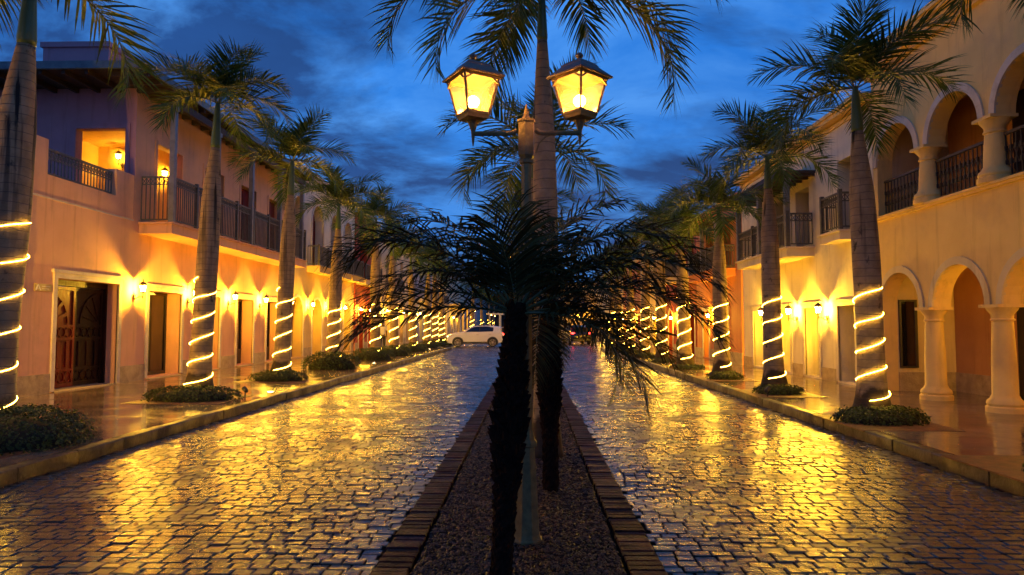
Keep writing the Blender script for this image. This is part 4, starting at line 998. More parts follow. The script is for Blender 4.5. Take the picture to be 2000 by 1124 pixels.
def make_lamp():
    r = empty('street_lamp', (0, 0, 0), 'x', 'street lamp', 'twin-lantern lamp posts along the median')
    n = 8; ro = pi / 8
    m = MB(); m.lathe([(.125, 0), (.125, .02), (.112, .03), (.104, .06), (.10, .12), (.078, .50), (.064, .71)], n=n, rot=ro)
    m.lathe([(.066, .71), (.084, .72), (.084, .745), (.066, .77), (.05, .83)], n=n, rot=ro); m.build('base', M_LAMP, r, local=True)
    m = MB(); m.lathe([(.049, .83), (.046, 1.6), (.042, 2.86), (.044, 2.90), (.06, 2.91), (.06, 2.935)], n=n, rot=ro)
    m.lathe([(.045, 2.935), (.068, 2.97), (.068, 3.235), (.077, 3.237), (.077, 3.255), (.045, 3.26), (.024, 3.29), (.012, 3.35), (.003, 3.385)], n=6, rot=ro)
    m.build('pole', M_LAMP, r, local=True)
    for sg in (-1, 1):
        m = MB(); m.tube([(sg * .075, 0, 3.175), (sg * .10, 0, 3.155), (sg * .14, 0, 3.15), (sg * .42, 0, 3.15)], .020, 8)
        m.tube([(sg * .078, 0, 3.0), (sg * .10, 0, 3.07), (sg * .15, 0, 3.12), (sg * .22, 0, 3.145)], .007, 6)
        m.lathe([(.004, -.10), (.012, -.04), (.014, .03), (.012, .06)], (sg * .42, 0, 3.15), 8)
        m.build('arm', M_LAMP, r, smooth=True, local=True)
        lantern_head(r, sg * .42, 3.25, radians(32) if sg < 0 else radians(44), None)
    return r
LP = make_lamp(); lamp_y = [5.3, 17.3, 29.3, 41.3]
for i, y in enumerate(lamp_y): place(LP, i > 0, (-.03, y, .01), 0, 'twin-lantern lamp post in the median, %s the camera' % ['nearest', 'second from', 'third from', 'fourth from'][i])
def make_single():
    r = empty('street_lamp', (0, 0, 0), 'x', 'street lamp', 'single lamp posts along the far left kerb')
    m = MB(); m.lathe([(.12, 0), (.12, .05), (.09, .08), (.07, .8), (.085, .82), (.05, .86), (.04, 3.2)], n=8); m.build('pole', M_LAMP, r, local=True)
    lantern_head(r, 0, 3.35, 0, None); return r
SL = make_single()
for i, y in enumerate((82, 95, 108, 121, 134, 148)): place(SL, i > 0, (-7.7, y, SW), 0, 'single lit lamp post on the far left kerb, %s in its row' % ['first', 'second', 'third', 'fourth', 'fifth', 'last'][i])

# ------------------------------------------------------------------ palms
def frond(mb, org, az, el, droop, L, nl, ll, lw, rnd, plum=.5, leafdroop=.5, fwd=.55, start=.12, rach=None, side_tw=0.0, curl=1.0):
    """feather frond; az, el start direction; droop total bend; leaflets both sides"""
    n = 18; p = Vector(org); pts = [p.copy()]; dirs = []; e = el; h = Vector((cos(az), sin(az), 0))
    for i in range(n):
        t = (i + .5) / n; e = el - droop * t ** 1.35
        azz = az + side_tw * t; hh = Vector((cos(azz), sin(azz), 0))
        d = hh * cos(e) + Vector((0, 0, sin(e))); dirs.append(d); p = p + d * (L / n); pts.append(p.copy())
    dirs.append(dirs[-1])
    (rach or mb).tube(pts, [max(.0035, .017 * L / 2.2 * (1 - .85 * i / n)) for i in range(n + 1)], 4, cap=False)
    for i in range(nl):
        t = start + (1 - start) * (i + rnd.random() * .5) / nl
        f = t * n; k = min(int(f), n - 1); P0 = pts[k].lerp(pts[k + 1], f - k); D = dirs[k]
        S = D.cross(Vector((0, 0, 1)))
        if S.length < .05: S = Vector((-sin(az), cos(az), 0))
        S.normalize(); U = S.cross(D)
        env = sin(pi * min(1, max(.0, (t * .86 + .14)))) ** .55 if t < .6 else (1 - ((t - .6) / .4) ** 1.6 * .62)
        lg = ll * env * rnd.uniform(.88, 1.08)
        for sd in (-1, 1):
            ang = fwd + .75 * t ** 2
            up = rnd.uniform(-plum, plum) + .15
            d = (S * sd * cos(ang) + D * sin(ang) + U * up).normalized()
            w = lw * rnd.uniform(.8, 1.1); q0 = P0; m_ = 3; prev = None; cur = q0; dd = d.copy(); vs = []
            ws = [.55, 1.0, .75, .05]
            for j in range(m_ + 1):
                wd = D * (w * ws[j] * .5) * (1 if abs(dd.dot(D)) < .9 else .4)
                vs += [cur - wd, cur + wd]
                cur = cur + dd * (lg / m_); dd = (dd + Vector((0, 0, -leafdroop * rnd.uniform(.7, 1.3) * .55 * (j + .6) * curl))).normalized()
            mb.add(vs, [(0, 1, 3, 2), (2, 3, 5, 4), (4, 5, 7, 6)])

def royal_crown(seed, L=2.2, n=13, nl=52, spec=None, ll=.62, lw=.034):
    rnd = random.Random(seed); leaf = MB(); rach = MB()
    fr = spec
    if fr is None:
        fr = []
        for i in range(n):
            az = i * 2.399 + rnd.uniform(-.25, .25); u = i / (n - 1)
            el = radians(82 - 78 * u ** .85 + rnd.uniform(-8, 8)); dr = radians(55 + 55 * u + rnd.uniform(-12, 12)); fr.append((az, el, dr, L * rnd.uniform(.88, 1.08) * (.86 if u < .15 else 1)))
    for az, el, dr, l in fr:
        frond(leaf, (0.04 * cos(az), .04 * sin(az), 0), az, el, dr, l, nl, ll, lw, rnd, plum=.48, leafdroop=.27, fwd=.55, start=.10, rach=rach, side_tw=rnd.uniform(-.25, .25))
    return leaf, rach
CROWN = []
for s in range(4):
    lf, rc = royal_crown(20 + s, L=[2.0, 2.15, 1.9, 2.1][s], n=[13, 12, 14, 12][s], nl=68, ll=[.70, .76, .68, .74][s], lw=.044)
    o1 = lf.build('crown', M_FROND, None, local=True); o2 = rc.build('crown_ribs', M_RACH, None, local=True)
    CROWN.append((o1.data, o2.data)); bpy.data.objects.remove(o1); bpy.data.objects.remove(o2)

def trunk_mesh(h, r0, bulge, lean, rnd, fl=.16):
    m = MB(); n = 60; path = []; rad = []
    ph = rnd.uniform(0, 6)
    for i in range(n + 1):
        t = i / n; z = t * h
        flare = fl * math.exp(-z / .22) + .05 * math.exp(-z / .9)
        body = r0 * (1 - .08 * t + bulge * math.exp(-((t - .55) / .22) ** 2)) - r0 * .46 * max(0, (t - .78) / .22) ** 1.2
        rad.append(body + flare); path.append((lean[0] * t ** 1.3 + .012 * sin(ph + t * 5), lean[1] * t ** 1.3 + .012 * cos(ph + t * 4), z - .03 * (i == 0)))
    m.tube(path, rad, 40); return m, path[-1], rad[-1]
def royal_palm(x, y, z, h, shaft, label, grp, seed, r0=.2, bulge=.12, lean=(0, 0), crown=None, scale=1.0, rot=None, fl=.16):
    rnd = random.Random(seed * 7 + 1)
    r = empty('royal_palm', (x, y, z), label, 'palm tree', grp)
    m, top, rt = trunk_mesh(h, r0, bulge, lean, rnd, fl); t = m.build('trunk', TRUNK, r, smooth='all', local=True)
    m = MB(); s0 = rt * .98
    sl = (lean[0] * .12, lean[1] * .12)
    m.tube([(top[0] + sl[0] * q, top[1] + sl[1] * q, top[2] - .02 + shaft * q) for q in (0, .08, .3, .6, .85, 1.02)], [s0, s0 * 1.12, s0 * 1.0, s0 * .8, s0 * .62, s0 * .45], 16)
    m.build('crownshaft', M_SHAFT, r, smooth='all', local=True)
    if crown is None:
        c1, c2 = CROWN[seed % 4]; rz = rot if rot is not None else rnd.uniform(0, 6.28)
    else: c1, c2 = crown; rz = 0
    o = bpy.data.objects.new('crown', c1); COL.objects.link(o); o.parent = r; o.location = (top[0] + sl[0], top[1] + sl[1], top[2] + shaft - .03); o.rotation_euler = (0, 0, rz); s_ = scale * rnd.uniform(.95, 1.05); o.scale = (s_, s_, s_)
    q = bpy.data.objects.new('ribs', c2); COL.objects.link(q); q.parent = o
    return r, top
def rope(x, y, z, h0, h1, r0, turns, label, grp, seed, beads=True, lean=(0, 0), H=5.2, ph0=0.0, bulge=.12):
    rnd = random.Random(seed); m = MB(); n = int(turns * 22); path = []
    for i in range(n + 1):
        t = i / n; a = -pi / 2 - .9 + ph0 + t * turns * 2 * pi; zz = h0 + (h1 - h0) * t
        tt = zz / H
        rr = r0 * (1 - .08 * tt) + .16 * math.exp(-zz / .22) + .05 * math.exp(-zz / .9) + r0 * bulge * math.exp(-((tt - .55) / .22) ** 2) + .013
        path.append((x + lean[0] * tt ** 1.3 + rr * cos(a), y + lean[1] * tt ** 1.3 + rr * sin(a), z + zz + .012 * sin(a * 1.7)))
    m.tube(path, .006 if beads else .0075, 5)
    r = empty('rope_light', (x, y, z), label, 'rope light', grp); m.build('light_tube', E_ROPE, r, smooth='all')
    if beads:
        b = MB()
        L_ = 0; last = Vector(path[0])
        for i in range(n):
            A, B = Vector(path[i]), Vector(path[i + 1]); seg = (B - A).length; k = int(seg / .04 + .5)
            for j in range(k): 
                c_ = A.lerp(B, (j + .5) / k); s = .0095
                b.add([(c_.x + s, c_.y, c_.z), (c_.x - s, c_.y, c_.z), (c_.x, c_.y + s, c_.z), (c_.x, c_.y - s, c_.z), (c_.x, c_.y, c_.z + s), (c_.x, c_.y, c_.z - s)],
                      [(0, 2, 4), (2, 1, 4), (1, 3, 4), (3, 0, 4), (2, 0, 5), (1, 2, 5), (3, 1, 5), (0, 3, 5)])
        b.build('bead_bulbs', E_BEAD, r)
PLX, PRX = -6.9, 5.45
GL = 'royal palms along the left pavement'; GR = 'royal palms along the right pavement'; GM = 'royal palms along the median'
# (Y, trunk height, crownshaft, lean, rope top, turns, radius)
LPALM = [(9.0, 5.35, 1.1, (.30, 0), 2.9, 5.4, .235, .22), (14.1, 5.25, 1.0, (.25, 0), 2.5, 5.1, .20, .10), (18.8, 5.15, 1.0, (.2, 0), 2.55, 5.0, .20, .10), (23.8, 4.9, .95, (.1, 0), 2.2, 4.6, .20, .1),
         (30.3, 5.2, .9, (0, 0), 2.5, 4.2, .21, .1), (34.5, 5.3, .9, (.05, 0), 2.4, 4.3, .2, .1), (40.2, 5.0, .9, (0, 0), 2.3, 4.2, .19, .1), (45.3, 5.1, .9, (0, 0), 2.4, 4.6, .19, .1), (49.5, 5.2, .9, (0, 0), 2.3, 4.6, .19, .1), (53.2, 5.0, .9, (0, 0), 2.5, 5.0, .19, .1),
         (80, 5.2, .9, (0, 0), 2.5, 4, .2, .1), (98, 5.2, .9, (0, 0), 2.3, 4, .2, .1), (114, 5.0, .9, (0, 0), 2.4, 4, .2, .1), (126, 5.4, .9, (0, 0), 2.4, 4, .2, .1)]
for i, (y, h, sh, ln, rt, tn, r0, bg) in enumerate(LPALM):
    if i > 3: rq = random.Random(i * 11); ln = (rq.uniform(-.22, .22), rq.uniform(-.2, .2)); h += rq.uniform(-.35, .3)
    px_ = PLX - (.33 if i == 0 else 0)
    o, top = royal_palm(px_, y, SW, h, sh, ('royal palm nearest the camera on the left pavement, trunk cut by the frame' if i == 0 else 'royal palm on the left pavement, %s from the camera' % ORD[i]), GL, i + 1, r0=r0, bulge=bg, lean=ln, scale=(1.0 if i == 0 else .93), rot=[2.2, .4, 1.1, 2.0, 3.0, 4.1, .2, 1.4, 2.4, 3.9, 5, 1, 2, 3][i])
    rope(px_, y, SW, .28, rt, r0, tn, 'rope light spiralled round the %s left pavement palm' % ORD[i], 'rope lights round the left palms', i, beads=(y < 20), lean=ln, H=h, bulge=bg, ph0=[.2, .0, .5, .2, .3, .4, .1, .6, .2, .3, .1, .5, .4, .2][i])
RPALM = [(6.75, 4.9, .8, (0, 0), 2.3, 4.5, .2, .1), (11.1, 4.65, .75, (-.12, 0), 2.25, 4.6, .185, .14), (15.5, 4.6, .75, (-.06, 0), 2.3, 4.7, .185, .1), (19.7, 4.2, .7, (-.02, 0), 2.3, 4.6, .19, .1), (24.3, 4.5, .7, (0, 0), 2.5, 4.8, .2, .1),
         (28.6, 4.6, .8, (0, 0), 2.4, 4.3, .19, .1), (33.0, 4.5, .8, (0, 0), 2.5, 4.5, .19, .1), (37.4, 4.6, .8, (0, 0), 2.5, 4.5, .19, .1), (41.6, 4.5, .8, (0, 0), 2.4, 4.5, .19, .1), (45.8, 4.6, .8, (0, 0), 2.5, 4.5, .19, .1)]
for i, (y, h, sh, ln, rt, tn, r0, bg) in enumerate(RPALM):
    if i > 3: rq = random.Random(i * 17 + 3); ln = (rq.uniform(-.22, .22), rq.uniform(-.2, .2)); h += rq.uniform(-.3, .3)
    royal_palm(PRX, y, SW, h, sh, ('royal palm at the right frame edge, only its fronds showing above' if i == 0 else 'royal palm on the right pavement, %s from the right frame edge' % ORD[i - 1].replace('nearest', 'first')), GR, i + 2, r0=r0, bulge=bg, lean=ln, rot=[2.6, 1.9, .9, 3.1, 4.2, .3, 1.8, 2.8, 5.1, .9][i], scale=.88)
    rope(PRX, y, SW, .32, rt, r0, tn, 'rope light spiralled round the %s right pavement palm' % ORD[i - 1].replace('nearest', 'first'), 'rope lights round the right palms', 50 + i, beads=(y < 18), lean=ln, H=h, bulge=bg, ph0=[0, .3, .1, .5, .2, .6, .1, .4, .3, .2][i])  # the rope on the out-of-frame palm is added to light the arcade
# median royals; the first has fronds set like the photograph's
D = radians
spec0 = [(D(-20), D(-8), D(92), 2.75), (D(-12), D(10), D(115), 2.5), (D(204), D(-5), D(92), 2.2), (D(2), D(40), D(110), 2.75), (D(176), D(30), D(128), 2.8), (D(222), D(18), D(118), 2.3), (D(262), D(10), D(115), 2.0), (D(120), D(5), D(95), 2.3),
         (D(60), D(40), D(110), 2.3), (D(110), D(30), D(110), 2.2), (D(140), D(60), D(100), 2.2), (D(20), D(60), D(95), 2.5), (D(280), D(70), D(80), 2.2), (D(190), D(75), D(70), 2.3), (D(-15), D(72), D(85), 2.6)]
lf, rc = royal_crown(77, spec=spec0, nl=80, ll=.72, lw=.042)
c1 = lf.build('crown', M_FROND, None, local=True); c2 = rc.build('crown_ribs', M_RACH, None, local=True); cr0 = (c1.data, c2.data); bpy.data.objects.remove(c1); bpy.data.objects.remove(c2)
royal_palm(.20, 8.7, .0, 5.35, .75, 'tall royal palm in the median directly behind the nearest lamp post', GM, 3, r0=.14, fl=.04, bulge=.16, lean=(-.03, 0), crown=cr0)
royal_palm(.1, 18.2, .0, 5.6, .8, 'royal palm second in the median, its crown between the twin lanterns', GM, 5, r0=.18, bulge=.1, rot=.6, scale=1.28)
royal_palm(-.1, 25.5, .0, 5.2, .8, 'royal palm third in the median, mostly hidden by nearer trunks', GM, 6, r0=.18, rot=2.6)
royal_palm(-.1, 35, .0, 5.0, .8, 'royal palm fourth and farthest in the median', GM, 8, r0=.18, rot=3.6)

# pygmy date palms in the median
def date_palm(x, y, h, specs, seed, label, rb=.09, rtop=.135, L0=1.2, base_boots=.55, lean=(0, 0)):
    rnd = random.Random(seed); r = empty('date_palm', (x, y, 0), label, 'palm tree', 'low date palms in the median')
    m = MB(); n = 16; path = [(lean[0] * (i / n), lean[1] * (i / n), h * i / n - .02) for i in range(n + 1)]
    def rad(t): return rb + (rtop - rb) * math.exp(-((t - .60) / .2) ** 2) + .012 * math.exp(-t * 12)
    m.tube(path, [rad(i / n) * .86 for i in range(n + 1)], 14)
    # old leaf-base stubs: pointed scales all the way up
    k = 0; z = .05
    while z < h + .05:
        t = z / h; big = t > base_boots * .75; R_ = rad(t) * .84
        for q in range(9):
            a = k * 2.399; k += 1; zz = z + rnd.uniform(-.02, .02); L_ = (.022 + .045 * math.exp(-((t - .6) / .28) ** 2)) * rnd.uniform(.7, 1.3); w = .032 * rnd.uniform(.8, 1.2)
            cx, cy = lean[0] * t, lean[1] * t
            d = Vector((cos(a), sin(a), 0)); s = Vector((-sin(a), cos(a), 0)); b0 = Vector((cx, cy, zz)) + d * R_
            tip = b0 + d * (L_ * .75) + Vector((0, 0, L_ * rnd.uniform(.5, 1.1)))
            m.add([b0 - s * w, b0 + s * w, b0 + Vector((0, 0, .05)) + d * .012 + s * w * .5, b0 + Vector((0, 0, .05)) - s * w * .5, tip, b0 + d * (L_ * .35) + Vector((0, 0, -.01))],
                  [(0, 5, 4), (5, 1, 4), (1, 2, 4), (2, 3, 4), (3, 0, 4)])
        z += .032
    m.build('trunk', M_BOOT, r, local=True)
    for (az, el, dr, L, tw) in specs:
        lf = MB(); rc = MB(); frond(lf, (lean[0], lean[1], h), az, el, dr, L, int(44 * L / 1.2), .44, .021, rnd, plum=.24, leafdroop=.52, fwd=.42, start=.16, rach=rc, side_tw=tw)
        o = lf.build('frond', M_FROND2, r, local=True); q = rc.build('rib', M_RACH, o, local=True)
specA = [(D(178), D(64), D(122), 1.42, 0), (D(165), D(46), D(112), 1.3, 0), (D(190), D(30), D(88), 1.1, 0), (D(150), D(70), D(80), 1.2, 0),
         (D(4), D(62), D(112), 1.5, .1), (D(-6), D(28), D(84), 1.4, 0), (D(-24), D(6), D(98), 1.15, .2), (D(15), D(44), D(104), 1.45, 0), (D(10), D(12), D(72), 1.2, 0), (D(170), D(52), D(84), 1.45, 0), (D(185), D(12), D(50), 1.1, 0), (D(-12), D(44), D(90), 1.4, 0),
         (D(95), D(45), D(90), 1.1, 0), (D(60), D(70), D(80), 1.0, 0), (D(100), D(84), D(30), .8, 0), (D(240), D(80), D(40), .6, 0), (D(75), D(35), D(80), 1.1, 0), (D(35), D(22), D(90), 1.2, 0), (D(20), D(76), D(70), 1.1, 0)]
date_palm(-.19, 4.32, 1.72, specA, 4, 'nearest low date palm in the median, dark shaggy trunk before the lamp post', lean=(.10, 0), rb=.060, rtop=.098)
rndB = random.Random(12)
specB = [(i * 2.399, D(75 - 85 * i / 21 + rndB.uniform(-8, 8)), D(80 + rndB.uniform(-10, 25)), rndB.uniform(1.25, 1.6), rndB.uniform(-.2, .2)) for i in range(22)]
specB = [q for q in specB if not (cos(q[0]) < -.15 and q[1] < D(38))]
date_palm(.2, 6.9, 1.85, specB, 5, 'second low date palm in the median, just behind the nearest lamp post', rb=.075, rtop=.11, lean=(-.02, 0))
specC = [(i * 2.399 + 1, D(75 - 85 * i / 15 + rndB.uniform(-8, 8)), D(80 + rndB.uniform(-10, 25)), rndB.uniform(1.2, 1.5), rndB.uniform(-.2, .2)) for i in range(16)]
specC = [q for q in specC if not (cos(q[0]) < 0 and q[1] < D(40))]
date_palm(-.1, 13.5, 1.7, specC, 6, 'third low date palm in the median, hidden behind the nearer two')

# ------------------------------------------------------------------ ground-cover shrubs round the palms
def shrub(x, y, rx, ry, h, label, seed, n=2600, z=SW, ls=.026, kind='mound', flat=.6, trunk=None):
    rnd = random.Random(seed); r = empty('shrub', (x, y, z), label, 'shrub', 'clipped shrubs at the palm feet')
    core = MB(); core.sphere((0, 0, 0), 1, 16, 10); 
    core.v = [(a * rx * .86, b * ry * .86, max(-.02, c_ * h * .82)) for a, b, c_ in core.v]; core.build('core', M_TWIG, r, local=True, smooth='all')
    m = MB()
    for i in range(n):
        a = rnd.uniform(0, 2 * pi); q = rnd.random() ** .5; zc = sqrt(max(0, 1 - q ** 3.2))
        lump = 1 + .16 * noise.noise(Vector((cos(a) * 2 + seed, sin(a) * 2, q * 3))) + .10 * noise.noise(Vector((cos(a) * 7, sin(a) * 7 + seed, q * 9)))
        side = rnd.random() < .35
        if side: q = 1.0; zc = rnd.random() * .8; q = (1 - zc ** 3) ** .3
        p = Vector((cos(a) * q * rx * lump, sin(a) * q * ry * lump, h * zc * lump + rnd.uniform(-.02, .02)))
        nrm = Vector((cos(a) * q, sin(a) * q, .35 + zc)).normalized(); nrm = (nrm + Vector((rnd.uniform(-.8, .8), rnd.uniform(-.8, .8), rnd.uniform(-.5, .8)))).normalized()
        t = nrm.orthogonal().normalized(); t.rotate(Matrix.Rotation(rnd.uniform(0, 6.28), 3, nrm)); s = nrm.cross(t); l = ls * rnd.uniform(.7, 1.3)
        m.add([p, p + t * l * .6 + s * l * .45 + nrm * l * .1, p + t * l * 1.3, p + t * l * .6 - s * l * .45 + nrm * l * .1], [(0, 1, 2, 3)])
    m.build('foliage', M_LEAF, r, local=True)
SHL = [(8.55, 1.2, 1.0, .42, 8000, 'wide leafy mound around the foot of the nearest left palm'), (13.75, .92, .6, .25, 3400, 'low ragged ground-cover patch at the second left palm'), (18.5, .75, .55, .26, 2600, 'small ragged ground-cover patch at the third left palm'),
       (23.5, .95, .75, .54, 3600, 'clipped dark dome shrub before the fourth left palm'), (29.6, .95, .8, .50, 2600, 'clipped dome shrub before the fifth left palm'), (34.0, .9, .8, .46, 2000, 'clipped dome shrub before the sixth left palm'),
       (39.6, .9, .8, .42, 1500, 'clipped dome shrub before the seventh left palm'), (44.8, .9, .8, .42, 1200, 'clipped dome shrub before the eighth left palm'), (49.2, .9, .8, .42, 700, 'clipped dome shrub before the ninth left palm'), (53.0, .9, .8, .42, 600, 'clipped dome shrub before the tenth left palm')]
for i, (y, rx, ry, h, n, lb) in enumerate(SHL): shrub(PLX + (.05 if i else 0), y, rx, ry, h, lb, 100 + i, n, ls=.034 if i < 3 else .045)
for i, (y, rx, ry, h, n) in enumerate([(6.9, .45, .6, .12, 900), (10.9, .66, .5, .22, 2600), (15.3, .5, .45, .19, 1700), (19.4, .5, .45, .2, 1300), (24.0, .6, .45, .14, 1000), (28.3, .6, .5, .18, 800), (32.7, .6, .5, .2, 700), (37.2, .6, .5, .2, 500), (41.4, .6, .5, .2, 400), (45.5, .6, .5, .2, 400)]):
    shrub(PRX, y, rx, ry, h, 'ragged ground-cover patch at the right frame edge' if i == 0 else 'low ground-cover patch at the %s right pavement palm' % ORD[i - 1].replace('nearest', 'first'), 200 + i, n, ls=.036)
for i, (x, y) in enumerate([(PLX, 8.2), (PLX, 13.9), (PLX, 18.7), (PRX, 7.3), (PRX, 10.9), (PRX, 15.4), (PRX, 19.6)]):
    m = MB(); w = .95 if x < 0 else .72; m.box(x - w, x + w, y - .95, y + .8, SW - .01, SW + .006); struct(m, 'tree_pit', M_EARTH)
# ------------------------------------------------------------------ small pavement things
def spot(x, y, rz, lab):
    r = empty('garden_spotlight', (x, y, SW), lab, 'spotlight', 'small garden spotlights')
    m = MB(); m.tube([(0, 0, 0), (0, 0, .12)], .012, 6); m.build('stake', M_BLK, r, local=True)
    m = MB(); d = Vector((cos(rz), sin(rz), .6)).normalized(); c_ = Vector((0, 0, .15)); m.tube([c_ - d * .07, c_ - d * .05, c_ + d * .06], [.03, .045, .05], 10); m.build('housing', M_BLK, r, local=True)
spot(4.98, 14.6, .6, 'small black spotlight beside the second right palm'); spot(4.95, 19.0, .6, 'small black spotlight beside the third right palm'); spot(-6.0, 14.3, 2.6, 'small black spotlight in the shrub of the second left palm')
def glamp(x, y, lab):
    r = empty('ground_lamp', (x, y, SW), lab, 'ground lamp', 'lamps sunk in the pavement')
    m = MB(); m.lathe([(.10, 0), (.10, .012), (.075, .014), (.075, .009)], n=16); m.build('rim', M_BLK, r, local=True)
    m = MB(); m.lathe([(.07, .009), (.05, .013), (.01, .015)], n=12); m.build('lens', E_GND, r, local=True)
glamp(-5.85, 15.3, 'glaring lamp sunk in the left pavement between second and third palm'); glamp(-6.2, 27.0, 'lamp sunk in the left pavement between the fourth and fifth palm'); glamp(-6.35, 43.0, 'small lamp sunk in the far left pavement')
r = empty('litter_bin', (6.5, 29.6, SW), 'dark slatted litter bin on the right pavement before the orange wall', 'bin')
m = MB(); m.lathe([(.16, .03), (.2, .06), (.22, .82), (.235, .83), (.235, .86), (.19, .865)], n=14); m.build('body', M_BLK, r, local=True)
m = MB(); m.lathe([(.2, .87), (.18, .93), (.05, .98), (.01, .985)], n=14); m.build('lid', M_BLK, r, local=True)
m = MB()
for k in range(14): a = 2 * pi * k / 14; m.bar((.212 * cos(a), .212 * sin(a), .08), (.232 * cos(a), .232 * sin(a), .8), .03, .012)
m.build('slats', M_IRON, r, local=True)
# plaque beside the carved door: a white A mark and two text lines
r = empty('wall_plaque', (XL + .01, 14.75, 2.47), 'small brass plaque with a white letter A beside the carved double door', 'plaque')
P = mapL(XL + .001); m = MB(); pbox(m, P, 14.40, 14.93, 2.40, 2.56, -.02, .0); m.build('plate', M_PLQ, r)
m = MB()
for (p0, p1) in (((14.44, 2.42), (14.50, 2.54)), ((14.50, 2.54), (14.58, 2.42))): m.bar(P(p0[0], p0[1], -.023), P(p1[0], p1[1], -.023), .026, .005, up=(1, 0, 0))
m.bar(P(14.47, 2.455, -.023), P(14.54, 2.455, -.023), .012, .005, up=(1, 0, 0)); pbox(m, P, 14.62, 14.88, 2.50, 2.512, -.023, -.0205); pbox(m, P, 14.62, 14.84, 2.45, 2.46, -.023, -.0205)
m.build('letter_mark', M_PLW, r)

# ------------------------------------------------------------------ cars
def car_body(mb, prof, W, waist, tumble=.16, n=10):
    """side profile (x,z) closed loop lofted over the width with rounded shoulders"""
    k = len(prof); vs = []; fs = []
    for j in range(n + 1):
        s = -1 + 2 * j / n; aw = abs(s)
        for (x, z) in prof:
            inset = 0
            wv = W / 2 * (1 - (tumble * max(0, (z - waist) / .6)))
            edge = 1 - .05 * max(0, (aw - .7) / .3) ** 2
            cx = x * (1 - .045 * aw ** 3)
            zz = z if z < waist else waist + (z - waist) * (1 - .05 * aw ** 4)
            vs.append((cx, s * wv, zz))
    for j in range(n):
        for i in range(k):
            i2 = (i + 1) % k; fs.append((j * k + i, j * k + i2, (j + 1) * k + i2, (j + 1) * k + i))
    tri = tessellate_polygon([[Vector((x, z, 0)) for x, z in prof]])
    fs += [tuple(t) for t in tri] + [tuple(n * k + i for i in reversed(t)) for t in tri]
    mb.add(vs, fs)
